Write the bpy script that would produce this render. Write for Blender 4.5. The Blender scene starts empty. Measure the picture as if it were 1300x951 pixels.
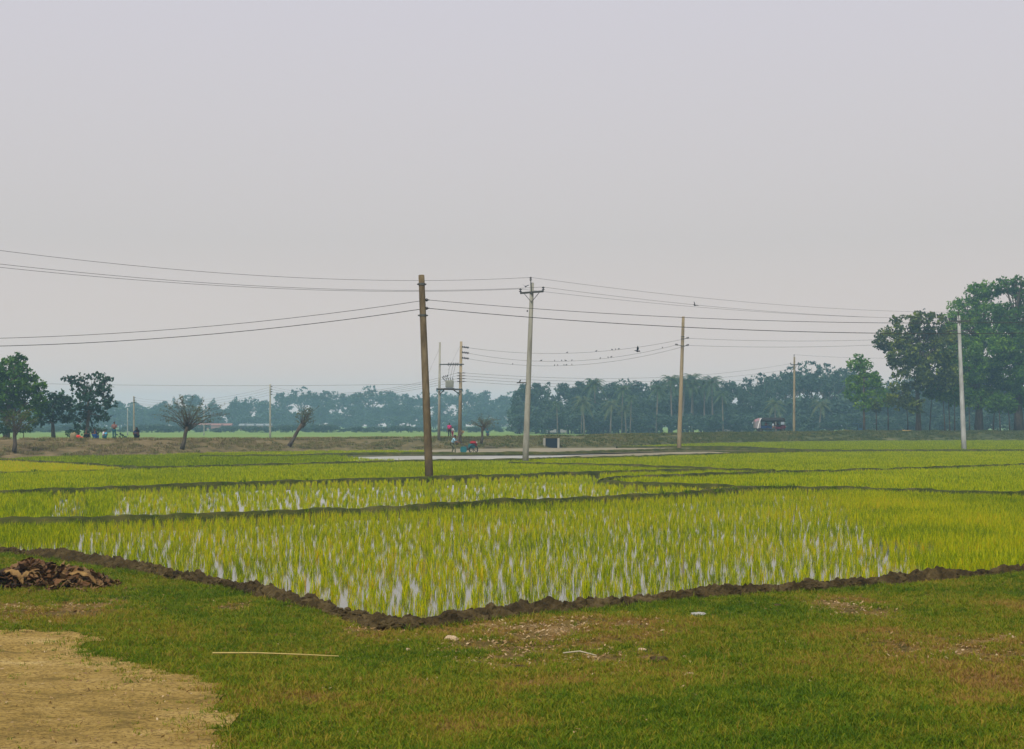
import bpy, bmesh, math, random
import numpy as np
from mathutils import Vector, Matrix, noise as mnoise
random.seed(7); rng = np.random.default_rng(7)
scene = bpy.context.scene
COL = scene.collection
R = math.radians
# ---------------------------------------------------------------- view geometry
F = 1900.0; H = 2.5; HY = 537.0; W = 1300.0; HT = 951.0
def G(px, py, z=0.0):
    d = (H - z) * F / (py - HY)
    return ((px - 650) * d / F, d, z)
def D(px, py, d):
    return ((px - 650) * d / F, d, H + (HY - py) * d / F)
def XD(px, d): return (px - 650) * d / F

# ---------------------------------------------------------------- materials
def new_mat(name):
    m = bpy.data.materials.new(name); m.use_nodes = True
    nt = m.node_tree; b = nt.nodes['Principled BSDF']
    return m, nt, b
def ramp(nt, fac, cols):
    r = nt.nodes.new('ShaderNodeValToRGB'); e = r.color_ramp.elements
    while len(e) > 1: e.remove(e[0])
    e[0].position = cols[0][0]; e[0].color = (*cols[0][1], 1)
    for p, c in cols[1:]:
        k = e.new(p); k.color = (*c, 1)
    nt.links.new(fac, r.inputs[0]); return r.outputs[0]
def noise(nt, scale, detail=4, rough=.6, vec=None, stretch=None):
    n = nt.nodes.new('ShaderNodeTexNoise'); n.inputs['Scale'].default_value = scale
    n.inputs['Detail'].default_value = detail; n.inputs['Roughness'].default_value = rough
    if vec is None:
        g = nt.nodes.new('ShaderNodeNewGeometry'); vec = g.outputs['Position']
    if stretch:
        mp = nt.nodes.new('ShaderNodeMapping'); mp.inputs['Scale'].default_value = stretch
        nt.links.new(vec, mp.inputs[0]); vec = mp.outputs[0]
    nt.links.new(vec, n.inputs['Vector']); return n.outputs['Fac']
def mixc(nt, fac, a, b):
    m = nt.nodes.new('ShaderNodeMix'); m.data_type = 'RGBA'
    for s, v in ((0, fac), (6, a), (7, b)):
        if isinstance(v, (int, float)): m.inputs[s].default_value = v
        elif isinstance(v, tuple): m.inputs[s].default_value = (*v, 1)
        else: nt.links.new(v, m.inputs[s])
    return m.outputs[2]
def bump(nt, b, h, strength, dist):
    bp = nt.nodes.new('ShaderNodeBump'); bp.inputs['Strength'].default_value = strength
    bp.inputs['Distance'].default_value = dist
    nt.links.new(h, bp.inputs['Height']); nt.links.new(bp.outputs[0], b.inputs['Normal'])
def objvec(nt):
    t = nt.nodes.new('ShaderNodeTexCoord'); return t.outputs['Object']
def mat_noise(name, cols, scale=3, rough=.9, bs=.3, bd=.02, local=False, detail=5, stretch=None, metal=0):
    m, nt, b = new_mat(name)
    v = objvec(nt) if local else None
    f = noise(nt, scale, detail, .65, v, stretch)
    n = len(cols); c = ramp(nt, f, [(.3 + .4 * i / max(1, n - 1), k) for i, k in enumerate(cols)])
    nt.links.new(c, b.inputs['Base Color']); b.inputs['Roughness'].default_value = rough
    b.inputs['Metallic'].default_value = metal; b.inputs['Specular IOR Level'].default_value = .5 if rough < .5 else .12
    if bs: bump(nt, b, noise(nt, scale * 4, 6, .7, v, stretch), bs, bd)
    return m
def mat_leaf(name, cols, trans=.35, rough=.55):
    m, nt, b = new_mat(name)
    g = nt.nodes.new('ShaderNodeNewGeometry')
    n = len(cols)
    f = nt.nodes.new('ShaderNodeMath'); f.operation = 'MULTIPLY_ADD'
    nt.links.new(g.outputs['Random Per Island'], f.inputs[0]); f.inputs[1].default_value = .5
    nz = noise(nt, .45, 3, .6, objvec(nt)); m2 = nt.nodes.new('ShaderNodeMath'); m2.operation = 'MULTIPLY_ADD'
    nt.links.new(nz, m2.inputs[0]); m2.inputs[1].default_value = 1.6; m2.inputs[2].default_value = -.55
    nt.links.new(m2.outputs[0], f.inputs[2])
    c = ramp(nt, f.outputs[0], [(i / max(1, n - 1), k) for i, k in enumerate(cols)])
    nt.links.new(c, b.inputs['Base Color']); b.inputs['Roughness'].default_value = rough; b.inputs['Specular IOR Level'].default_value = .15
    tr = nt.nodes.new('ShaderNodeBsdfTranslucent'); nt.links.new(c, tr.inputs[0])
    mx = nt.nodes.new('ShaderNodeMixShader'); mx.inputs[0].default_value = trans
    nt.links.new(b.outputs[0], mx.inputs[1]); nt.links.new(tr.outputs[0], mx.inputs[2])
    nt.links.new(mx.outputs[0], nt.nodes['Material Output'].inputs[0])
    return m
def mat_blade(name, cols, trans=.35, rough=.5, spread=.55):
    """plants scattered as instances: tint comes from each instance"""
    m, nt, b = new_mat(name)
    a = nt.nodes.new('ShaderNodeAttribute'); a.attribute_type = 'INSTANCER'; a.attribute_name = 'tint'
    g = nt.nodes.new('ShaderNodeNewGeometry')
    f = nt.nodes.new('ShaderNodeMath'); f.operation = 'MULTIPLY_ADD'
    nt.links.new(g.outputs['Random Per Island'], f.inputs[0]); f.inputs[1].default_value = spread
    nt.links.new(a.outputs['Fac'], f.inputs[2])
    s = nt.nodes.new('ShaderNodeMath'); s.operation = 'SUBTRACT'; nt.links.new(f.outputs[0], s.inputs[0]); s.inputs[1].default_value = spread / 2
    c = ramp(nt, s.outputs[0], cols)
    nt.links.new(c, b.inputs['Base Color']); b.inputs['Roughness'].default_value = rough
    b.inputs['Specular IOR Level'].default_value = .05
    tr = nt.nodes.new('ShaderNodeBsdfTranslucent'); nt.links.new(c, tr.inputs[0])
    mx = nt.nodes.new('ShaderNodeMixShader'); mx.inputs[0].default_value = trans
    nt.links.new(b.outputs[0], mx.inputs[1]); nt.links.new(tr.outputs[0], mx.inputs[2])
    nt.links.new(mx.outputs[0], nt.nodes['Material Output'].inputs[0])
    return m
M = {}
M['rice'] = mat_blade('rice_leaf', [(0, (.035, .075, .001)), (.25, (.12, .19, .001)), (.38, (.22, .30, .001)), (.55, (.34, .42, .001)), (.8, (.56, .50, .003)), (1, (.50, .30, .01))], .45, .5, .62)
M['grass'] = mat_blade('turf_leaf', [(0, (.035, .085, .003)), (.3, (.085, .145, .004)), (.55, (.17, .20, .008)), (.78, (.26, .20, .02)), (1, (.27, .15, .045))], .35)
M['weed'] = mat_blade('bank_leaf', [(0, (.045, .07, .02)), (.4, (.10, .12, .03)), (.7, (.18, .16, .06)), (1, (.24, .18, .09))], .25, .8)
M['litter'] = mat_leaf('dry_leaf', [(.05, .03, .015), (.16, .09, .035), (.30, .19, .08), (.40, .30, .17), (.10, .055, .025)], .1, .8)
M['litter_dark'] = mat_leaf('heap_leaf', [(.022, .014, .009), (.05, .026, .012), (.12, .055, .018), (.17, .105, .04), (.05, .03, .018), (.11, .06, .03)], .08, .7)
M['mud'] = mat_noise('wet_mud', [(.020, .014, .005), (.062, .042, .014), (.125, .090, .036)], 3.3, .8, 1.0, .08)
M['mud_flat'] = mat_noise('flat_mud', [(.12, .10, .06), (.19, .16, .10), (.26, .22, .15)], .35, .75, .3, .02, stretch=(.4, 2, 1))
M['bund'] = mat_noise('bund_earth', [(.018, .026, .003), (.04, .046, .008), (.075, .066, .018)], 1.6, .95, .6, .05)
M['ground'] = mat_noise('field_soil', [(.07, .09, .02), (.12, .13, .035), (.16, .15, .05)], .08, .95, .2, .03)
M['farfield'] = mat_noise('far_crop', [(.08, .14, .02), (.12, .19, .03), (.17, .21, .05)], .05, .9, 0, 0, stretch=(.3, 1.5, 1))
m, nt, b = new_mat('sandy_soil')
c = ramp(nt, noise(nt, 1.8, 7, .72, stretch=(.7, 1.3, 1)), [(.34, (.17, .12, .035)), (.46, (.33, .22, .06)), (.60, (.42, .29, .095)), (.7, (.48, .35, .14))])
c = mixc(nt, ramp(nt, noise(nt, 24, 5, .75), [(.40, (.85, .85, .85)), (.52, (0, 0, 0))]), c, (.14, .09, .028))
nt.links.new(c, b.inputs['Base Color']); b.inputs['Roughness'].default_value = .95; b.inputs['Specular IOR Level'].default_value = .05
bump(nt, b, noise(nt, 14, 8, .75), 1.0, .05); M['sand'] = m
# turf soil under the grass
m, nt, b = new_mat('turf_soil')
c = ramp(nt, noise(nt, .9, 6, .7), [(.36, (.055, .05, .008)), (.46, (.12, .085, .02)), (.56, (.20, .125, .04)), (.68, (.30, .19, .075))])
c2 = mixc(nt, ramp(nt, noise(nt, 28, 4, .7), [(.4, (0, 0, 0)), (.62, (.7, .7, .7))]), c, (.05, .04, .015))
nt.links.new(c2, b.inputs['Base Color']); b.inputs['Roughness'].default_value = .95; b.inputs['Specular IOR Level'].default_value = .05
bump(nt, b, noise(nt, 22, 6, .75), .9, .03); M['turf'] = m
# embankment: drier on the left, greener to the right
m, nt, b = new_mat('bank_soil')
g = nt.nodes.new('ShaderNodeNewGeometry'); sx = nt.nodes.new('ShaderNodeSeparateXYZ'); nt.links.new(g.outputs['Position'], sx.inputs[0])
mr = nt.nodes.new('ShaderNodeMapRange'); nt.links.new(sx.outputs[0], mr.inputs[0]); mr.inputs[1].default_value = -32; mr.inputs[2].default_value = 30
ca = ramp(nt, noise(nt, .55, 6, .75), [(.35, (.08, .065, .03)), (.5, (.14, .105, .05)), (.66, (.21, .155, .08))])
cb = ramp(nt, noise(nt, .5, 6, .75), [(.35, (.03, .04, .015)), (.5, (.065, .078, .028)), (.68, (.12, .105, .05))])
nt.links.new(mixc(nt, mr.outputs[0], ca, cb), b.inputs['Base Color']); b.inputs['Roughness'].default_value = 1; b.inputs['Specular IOR Level'].default_value = .05
bump(nt, b, noise(nt, 3, 6, .75), 1, .15); M['bank'] = m
# shallow water over mud
m, nt, b = new_mat('paddy_water')
c = ramp(nt, noise(nt, .5, 4, .6), [(.35, (.07, .06, .03)), (.65, (.13, .11, .06))])
nt.links.new(c, b.inputs['Base Color']); b.inputs['Roughness'].default_value = .015; b.inputs['IOR'].default_value = 1.38
b.inputs['Specular IOR Level'].default_value = .9
bump(nt, b, noise(nt, 5, 2, .5), .008, .01); M['water'] = m
M['concrete_brown'] = mat_noise('weathered_pole', [(.05, .036, .018), (.095, .068, .034), (.15, .115, .062)], 1.5, .85, .3, .02, True, stretch=(2, 2, .6))
M['concrete_grey'] = mat_noise('grey_pole', [(.17, .16, .125), (.26, .25, .20), (.35, .33, .27)], 1.2, .85, .3, .02, True, stretch=(2, 2, .5))
M['concrete_tan'] = mat_noise('tan_pole', [(.15, .115, .06), (.24, .19, .11), (.33, .27, .18)], 1.0, .85, .3, .02, True, stretch=(2, 2, .4))
M['concrete_pale'] = mat_noise('pale_pole', [(.19, .19, .17), (.28, .28, .255), (.36, .36, .335)], 1.2, .85, .25, .02, True, stretch=(2, 2, .5))
M['steel'] = mat_noise('galvanised_steel', [(.05, .05, .045), (.10, .10, .09)], 6, .6, 0, 0, True, metal=.4)
M['porcelain'] = mat_noise('insulator_glaze', [(.012, .010, .010), (.03, .02, .018)], 4, .25, 0, 0, True)
M['wire'] = mat_noise('wire_metal', [(.04, .04, .038), (.06, .06, .055)], 2, .6, 0, 0, True)
M['bark'] = mat_noise('bark', [(.035, .028, .02), (.075, .06, .045), (.12, .10, .075)], 2.5, .95, .7, .05, True, stretch=(2, 2, .5))
M['bark_pale'] = mat_noise('pale_bark', [(.10, .08, .06), (.18, .15, .115)], 2.5, .95, .5, .04, True, stretch=(2, 2, .4))
M['bird'] = mat_noise('bird_feather', [(.008, .008, .01), (.02, .02, .022)], 20, .6, 0, 0, True)
M['leaf_dark'] = mat_leaf('leaf_dark', [(.016, .050, .007), (.034, .095, .009), (.075, .165, .012), (.15, .26, .018)], .4)
M['leaf_bright'] = mat_leaf('leaf_bright', [(.02, .065, .006), (.055, .15, .010), (.13, .25, .014), (.24, .36, .02)], .45)
M['leaf_mixed'] = mat_leaf('leaf_mixed', [(.022, .024, .022), (.045, .065, .018), (.10, .14, .012), (.24, .27, .01)], .35)
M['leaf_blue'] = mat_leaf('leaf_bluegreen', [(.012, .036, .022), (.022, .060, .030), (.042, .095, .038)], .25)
M['leaf_haze_tint'] = mat_leaf('leaf_haze_tint', [(.018, .042, .034), (.032, .068, .046), (.05, .092, .055), (.08, .125, .06)], .3)  # part of the blue distance haze is put into this leaf colour
M['leaf_sparse'] = mat_leaf('leaf_sparse', [(.06, .07, .04), (.11, .13, .06), (.17, .19, .09)], .4)
M['frond'] = mat_leaf('frond', [(.02, .05, .025), (.05, .09, .03), (.10, .14, .04)], .3)
M['frond_dry'] = mat_leaf('frond_dry', [(.03, .06, .025), (.08, .11, .04), (.14, .13, .05)], .3)
def flat(name, c, rough=.6, metal=0, var=.25):
    lo = tuple(x * (1 - var) for x in c); return mat_noise(name, [lo, c], 8, rough, 0, 0, True, metal=metal)
M['tin'] = flat('tin_roof', (.20, .21, .21), .7, .0); M['redroof'] = flat('red_roof', (.26, .10, .07)); M['bluewall'] = flat('blue_wall', (.03, .09, .22))
M['whitewall'] = flat('white_wall', (.34, .33, .31)); M['pinkwall'] = flat('pink_wall', (.30, .15, .12)); M['darkhole'] = flat('dark_opening', (.01, .015, .022))
M['skin'] = flat('skin', (.16, .08, .045)); M['hair'] = flat('hair', (.012, .01, .01))
M['rubber'] = flat('rubber', (.02, .02, .02), .8); M['glass'] = flat('windscreen', (.25, .30, .34), .1)
M['chrome'] = flat('bright_metal', (.6, .6, .6), .3, .8)

# ---------------------------------------------------------------- object helpers
def link_mesh(name, me, mat=None, parent=None, smooth=False):
    o = bpy.data.objects.new(name, me); COL.objects.link(o)
    if mat is not None: me.materials.append(mat)
    if parent is not None: o.parent = parent
    if smooth: me.polygons.foreach_set('use_smooth', [True] * len(me.polygons))
    return o
def tag(o, label=None, cat=None, group=None, kind=None):
    if label: o['label'] = label
    if cat: o['category'] = cat
    if group: o['group'] = group
    if kind: o['kind'] = kind
    return o
def empty(name, loc, rz=0, label=None, cat=None, group=None):
    o = bpy.data.objects.new(name, None); COL.objects.link(o); o.location = loc; o.rotation_euler = (0, 0, rz)
    o.empty_display_size = .3
    return tag(o, label, cat, group)
def copy_tree(o, parent=None):
    c = o.copy(); COL.objects.link(c)
    if parent is not None: c.parent = parent
    for ch in [x for x in list(COL.objects) if x.parent == o]: copy_tree(ch, c)
    return c
def from_bm(name, bm, mat, parent=None, smooth=False):
    me = bpy.data.meshes.new(name); bm.to_mesh(me); bm.free()
    return link_mesh(name, me, mat, parent, smooth)
def quad_mesh(name, V, mat, parent=None):
    """V (n,k,3): n separate k-gons"""
    V = np.asarray(V, dtype=np.float32); n, k, _ = V.shape
    me = bpy.data.meshes.new(name); me.vertices.add(n * k); me.vertices.foreach_set('co', V.reshape(-1))
    me.loops.add(n * k); me.loops.foreach_set('vertex_index', np.arange(n * k, dtype=np.int32))
    me.polygons.add(n); me.polygons.foreach_set('loop_start', np.arange(0, n * k, k, dtype=np.int32))
    me.update(calc_edges=True); me.validate()
    return link_mesh(name, me, mat, parent)
def grid_mesh(name, P, mat, parent=None, smooth=True, kind=None):
    """P (a,b,3) -> grid surface"""
    a, b, _ = P.shape
    idx = np.arange(a * b).reshape(a, b)
    q = np.stack([idx[:-1, :-1], idx[1:, :-1], idx[1:, 1:], idx[:-1, 1:]], -1).reshape(-1, 4)
    me = bpy.data.meshes.new(name); me.from_pydata(P.reshape(-1, 3).tolist(), [], q.tolist()); me.update()
    o = link_mesh(name, me, mat, parent, smooth)
    if kind: o['kind'] = kind
    return o
def tube(bm, pts, rads, n=8, cap=True):
    pts = [Vector(p) for p in pts]
    if not hasattr(rads, '__len__'): rads = [rads] * len(pts)
    rings = []
    up0 = None
    for i, p in enumerate(pts):
        t = (pts[min(i + 1, len(pts) - 1)] - pts[max(i - 1, 0)]).normalized()
        if up0 is None:
            up0 = Vector((1, 0, 0)) if abs(t.x) < .8 else Vector((0, 1, 0))
        u = (up0 - t * up0.dot(t)).normalized(); v = t.cross(u); up0 = u
        rings.append([bm.verts.new(p + (u * math.cos(2 * math.pi * k / n) + v * math.sin(2 * math.pi * k / n)) * rads[i]) for k in range(n)])
    for a, b in zip(rings, rings[1:]):
        for k in range(n): bm.faces.new((a[k], a[(k + 1) % n], b[(k + 1) % n], b[k]))
    if cap:
        bm.faces.new(rings[0][::-1]); bm.faces.new(rings[-1])
def box(bm, c, s, rot=None, bev=0):
    r = bmesh.ops.create_cube(bm, size=1)
    mt = Matrix.Translation(c) @ (rot.to_4x4() if rot else Matrix.Identity(4)) @ Matrix.Diagonal((*s, 1))
    bmesh.ops.transform(bm, matrix=mt, verts=r['verts'])
    if bev:
        es = list({e for v in r['verts'] for e in v.link_edges})
        bmesh.ops.bevel(bm, geom=es, offset=bev, segments=2, affect='EDGES')
def ball(bm, c, r, seg=10, sc=(1, 1, 1)):
    q = bmesh.ops.create_uvsphere(bm, u_segments=seg, v_segments=max(6, seg // 2 + 2), radius=r)
    bmesh.ops.transform(bm, matrix=Matrix.Translation(c) @ Matrix.Diagonal((*sc, 1)), verts=q['verts'])
def disc_stack(bm, c, axis, r, L, n=3):
    axis = Vector(axis).normalized(); c = Vector(c)
    pts, rd = [], []
    for i in range(n * 4 + 1):
        t = i / (n * 4); pts.append(c + axis * (L * t)); rd.append(r * (1 if i % 4 in (1, 2) else .35))
    tube(bm, pts, rd, 10)
TMP = bpy.data.collections.new('scatter_sources')
def source_mesh(name, V, mat, quads):
    me = bpy.data.meshes.new(name); me.from_pydata([tuple(v) for v in V], [], quads); me.materials.append(mat); me.update()
    return bpy.data.objects.new(name, me)
def blades(nb, h, w, spread, lean, segs=3, foot=(0, 0), hv=.3):
    V, Q = [], []
    for _ in range(nb):
        a = random.uniform(0, 2 * math.pi); hh = h * random.uniform(1 - hv, 1 + hv * .6); l = lean * random.uniform(.3, 1.2) * hh
        x0 = foot[0] + random.gauss(0, spread); y0 = foot[1] + random.gauss(0, spread)
        dx, dy = math.cos(a), math.sin(a); wx, wy = -dy, dx
        b0 = len(V)
        for s in range(segs + 1):
            t = s / segs; ww = w * (1 - t ** 1.6) * .5 + w * .04
            cx = x0 + dx * l * t * t; cy = y0 + dy * l * t * t; cz = hh * (t - .18 * lean * t * t)
            V += [(cx - wx * ww, cy - wy * ww, cz), (cx + wx * ww, cy + wy * ww, cz)]
        for s in range(segs): Q.append((b0 + 2 * s, b0 + 2 * s + 1, b0 + 2 * s + 3, b0 + 2 * s + 2))
    return V, Q
def merge(parts):
    V, Q = [], []
    for v, q in parts:
        o = len(V); V += v; Q += [tuple(i + o for i in f) for f in q]
    return V, Q
def collection_of(name, objs):
    c = bpy.data.collections.new(name)
    for o in objs: c.objects.link(o)
    return c
def scatter(name, pts, coll, nvar, scl, tint, kind='stuff', rot=None, tilt=0):
    pts = np.asarray(pts, dtype=np.float32); n = len(pts)
    me = bpy.data.meshes.new(name); me.vertices.add(n); me.vertices.foreach_set('co', pts.reshape(-1))
    a = me.attributes.new('idx', 'INT', 'POINT'); a.data.foreach_set('value', rng.integers(0, nvar, n).astype(np.int32))
    a = me.attributes.new('rot', 'FLOAT_VECTOR', 'POINT')
    r = np.zeros((n, 3), np.float32); r[:, 2] = rng.uniform(0, 6.283, n) if rot is None else rot
    if tilt: r[:, 0] = rng.normal(0, tilt, n); r[:, 1] = rng.normal(0, tilt, n)
    a.data.foreach_set('vector', r.reshape(-1))
    a = me.attributes.new('scl', 'FLOAT', 'POINT'); a.data.foreach_set('value', np.asarray(scl, np.float32))
    a = me.attributes.new('tint', 'FLOAT', 'POINT'); a.data.foreach_set('value', np.asarray(tint, np.float32))
    o = link_mesh(name, me)
    ng = bpy.data.node_groups.new(name + '_nodes', 'GeometryNodeTree')
    ng.interface.new_socket('Geometry', in_out='INPUT', socket_type='NodeSocketGeometry')
    ng.interface.new_socket('Geometry', in_out='OUTPUT', socket_type='NodeSocketGeometry')
    N = ng.nodes; L = ng.links
    gi = N.new('NodeGroupInput'); go = N.new('NodeGroupOutput')
    ci = N.new('GeometryNodeCollectionInfo'); ci.inputs['Collection'].default_value = coll
    ci.inputs['Separate Children'].default_value = True; ci.inputs['Reset Children'].default_value = True
    ip = N.new('GeometryNodeInstanceOnPoints'); ip.inputs['Pick Instance'].default_value = True
    def attr(nm, ty):
        q = N.new('GeometryNodeInputNamedAttribute'); q.data_type = ty; q.inputs['Name'].default_value = nm; return q.outputs['Attribute']
    L.new(gi.outputs[0], ip.inputs['Points']); L.new(ci.outputs[0], ip.inputs['Instance'])
    L.new(attr('idx', 'INT'), ip.inputs['Instance Index']); L.new(attr('rot', 'FLOAT_VECTOR'), ip.inputs['Rotation'])
    L.new(attr('scl', 'FLOAT'), ip.inputs['Scale']); L.new(ip.outputs[0], go.inputs[0])
    md = o.modifiers.new('scatter', 'NODES'); md.node_group = ng
    o['kind'] = kind
    return o
def nz(x, y, s, seed=0): return mnoise.noise(Vector((x * s + seed * 17.3, y * s - seed * 9.1, seed * 3.7)))

# ---------------------------------------------------------------- world, sun, haze
w = bpy.data.worlds.new('World'); scene.world = w; w.use_nodes = True
nt = w.node_tree; bg = nt.nodes['Background']
SUN_EL, SUN_ROT = R(52), R(200)
sky = nt.nodes.new('ShaderNodeTexSky'); sky.sky_type = 'NISHITA'; sky.sun_disc = False
sky.sun_elevation = SUN_EL; sky.sun_rotation = SUN_ROT; sky.dust_density = 6; sky.air_density = 1.2
hs = nt.nodes.new('ShaderNodeHueSaturation'); hs.inputs['Saturation'].default_value = .25; nt.links.new(sky.outputs[0], hs.inputs['Color'])
tc = nt.nodes.new('ShaderNodeTexCoord'); sp = nt.nodes.new('ShaderNodeSeparateXYZ'); nt.links.new(tc.outputs['Generated'], sp.inputs[0])
over = ramp(nt, sp.outputs[2], [(0, (7.8, 6.1, 5.4)), (.05, (6.6, 5.65, 5.2)), (.12, (5.5, 5.1, 4.95)), (.28, (5.6, 5.35, 5.85)), (1, (7.0, 6.9, 7.2))])
bg_c = mixc(nt, .85, hs.outputs[0], over)
nt.links.new(bg_c, bg.inputs['Color']); bg.inputs['Strength'].default_value = .1
sd = bpy.data.lights.new('sun', 'SUN'); sd.energy = 3.0; sd.angle = R(12); sd.color = (1, .97, .91)
so = bpy.data.objects.new('sun', sd); COL.objects.link(so)
# light travels from the sun: behind the camera and to the left
az = SUN_ROT; sdir = Vector((math.sin(az) * math.cos(SUN_EL), math.cos(az) * math.cos(SUN_EL), math.sin(SUN_EL)))
so.rotation_euler = sdir.to_track_quat('Z', 'Y').to_euler()
bm = bmesh.new(); box(bm, (0, 560, 12.9), (2500, 1500, 29))
me = bpy.data.meshes.new('haze'); bm.to_mesh(me); bm.free()
hz = bpy.data.materials.new('haze_air'); hz.use_nodes = True; nt = hz.node_tree; nt.nodes.clear()
out = nt.nodes.new('ShaderNodeOutputMaterial'); pv = nt.nodes.new('ShaderNodeVolumePrincipled')
pv.inputs['Color'].default_value = (.45, .76, 1.0, 1); pv.inputs['Density'].default_value = .0007; pv.inputs['Anisotropy'].default_value = .2
nt.links.new(pv.outputs[0], out.inputs['Volume'])
HAZE = link_mesh('haze', me, hz); HAZE['kind'] = 'stuff'; HAZE['label'] = 'thin pale blue haze hanging over the fields'

# ---------------------------------------------------------------- camera
cd = bpy.data.cameras.new('camera'); cam = bpy.data.objects.new('camera', cd); COL.objects.link(cam)
cam.location = (0, 0, H); cam.rotation_euler = (R(90), 0, 0)
cd.sensor_width = 36; cd.lens = 36 * F / W; cd.shift_y = (HY - HT / 2) / W; cd.clip_start = .1; cd.clip_end = 5000
scene.camera = cam

# ---------------------------------------------------------------- bund lines (in picture pixels on the paddy plane)
BN = [(-330, 664), (-150, 684), (40, 704), (130, 713), (200, 727), (325, 750), (410, 772), (489, 796), (560, 791), (650, 780), (800, 764), (975, 750), (1100, 741), (1300, 725), (1500, 709), (1800, 690)]
BA = [(-250, 672), (0, 664), (70, 663), (130, 661), (260, 657), (400, 651), (520, 646), (620, 639), (720, 636), (800, 632), (870, 628), (930, 623), (980, 620), (1100, 622), (1200, 626), (1300, 629), (1550, 636)]
BB = [(-250, 633), (0, 626), (130, 622), (260, 616), (400, 611.5), (520, 609), (650, 605), (720, 602.5), (762, 601), (830, 598.5), (900, 597)]
BD = [(762, 611), (780, 613.5), (850, 617), (915, 619), (960, 621)]
BC = [(762, 611), (780, 608), (850, 605.5), (915, 603), (990, 600), (1040, 599.5), (1150, 596), (1300, 591), (1550, 584)]
BE = [(645, 588.5), (700, 590), (780, 591.5), (850, 594), (920, 597), (990, 600)]
BG = [(150, 598), (200, 597), (260, 595), (340, 593), (420, 591), (500, 588.5), (550, 587), (645, 586.5), (700, 584.5), (800, 582), (860, 580), (960, 577), (1040, 575)]
BI = [(250, 582), (360, 581), (420, 579), (520, 577.5), (620, 577.5), (700, 577), (780, 574.5), (860, 572), (900, 571.5), (960, 572.5), (1040, 573.5), (1150, 574), (1240, 573.5), (1300, 574), (1550, 576)]
BO = [(-250, 584), (0, 586), (100, 591), (190, 597.5)]
BO2 = [(-200, 606), (0, 602), (80, 600), (165, 598)]
BJ = [(780, 569), (860, 568.5), (940, 569), (1000, 572.5)]
DK = [(-400, 584, 556), (0, 580, 559), (100, 579, 559), (200, 577, 559), (300, 574, 558.3), (400, 572, 558), (500, 571, 557), (600, 569, 556.5), (700, 568, 555), (800, 567, 553), (850, 565, 552), (900, 563, 551), (1000, 561, 550), (1100, 560, 548), (1300, 559, 548), (1700, 559, 548)]
def wl(L, z=0): return np.array([G(a, b, z) for a, b in L])
def resample(P, ds):
    P = np.asarray(P, float); seg = np.linalg.norm(np.diff(P[:, :2], axis=0), axis=1); s = np.r_[0, np.cumsum(seg)]
    t = np.arange(0, s[-1], ds); return np.stack([np.interp(t, s, P[:, k]) for k in range(3)], 1)
def smooth(P, k):
    ker = np.ones(k) / k; Q = P.copy()
    for a in range(2):
        Q[:, a] = np.convolve(np.pad(P[:, a], k // 2, mode='edge'), ker, mode='valid')[:len(P)]
    return Q
def ribbon(name, L, width, height, ds, amp, mat, cross=9, zb=-.12, sm=5, fs=2.0, zl=0):
    P = smooth(resample(wl(L, zl), ds), sm | 1); P[:, 2] = 0
    T = np.gradient(P[:, :2], axis=0); T /= np.linalg.norm(T, axis=1)[:, None] + 1e-9
    Nn = np.stack([-T[:, 1], T[:, 0]], 1)
    out = np.zeros((len(P), cross, 3))
    for i, (p, n) in enumerate(zip(P, Nn)):
        hh = height * (1 + (.5 if name == 'earth_bund' else .25) * nz(p[0], p[1], .9 if name == 'earth_bund' else .6, 3)); ww = width * (1 + .6 * nz(p[0], p[1], .5, 5))
        for j in range(cross):
            u = -1 + 2 * j / (cross - 1); z = zb + (hh - zb) * max(0, 1 - abs(u) ** 2.2)
            x = p[0] + n[0] * u * ww / 2; y = p[1] + n[1] * u * ww / 2
            if abs(u) < .99:
                q = Vector((x * fs, y * fs, j * .3))
                z += amp * (mnoise.noise(q) + .7 * mnoise.noise(q * 2.7) + .5 * abs(mnoise.noise(q * 6)) + .45 * mnoise.noise(q * 11))
                x += amp * .8 * mnoise.noise(q * 3 + Vector((9, 0, 0)))
            out[i, j] = (x, y, z)
    o = grid_mesh(name, out, mat, smooth=False); o['kind'] = 'structure'
    return P
LINES = {}
LINES['N'] = ribbon('earth_bund', BN, .62, .18, .04, .085, M['mud'], 21, -.1, 15, 3.6, .12)
for k, L, wd, hh, ds in (('A', BA, .5, .20, .12, ), ('B', BB, .5, .2, .2), ('D', BD, .5, .2, .2), ('C', BC, .5, .2, .25), ('E', BE, .5, .2, .25),
                         ('G', BG, .6, .2, .3), ('I', BI, .9, .22, .4), ('O', BO, .5, .18, .3), ('P', BO2, .3, .1, .3), ('J', BJ, .6, .2, .4)):
    LINES[k] = ribbon('field_bund', L, wd, hh, ds, .04, M['bund'], 7, -.1, 5, 1.5, .09 if k in 'ABCDE' else 0)

# ---------------------------------------------------------------- ground, water, fields beyond
def sheet(name, x0, x1, y0, y1, z, mat, nx=2, ny=2, kind='structure'):
    X, Y = np.meshgrid(np.linspace(x0, x1, nx), np.linspace(y0, y1, ny), indexing='ij')
    return grid_mesh(name, np.stack([X, Y, np.full_like(X, z)], -1), mat, kind=kind)
sheet('ground', -1150, 1150, -150, 1250, -.16, M['ground'], 40, 30)
sheet('distant_field', -600, 600, 214, 900, -.02, M['farfield'])
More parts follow.
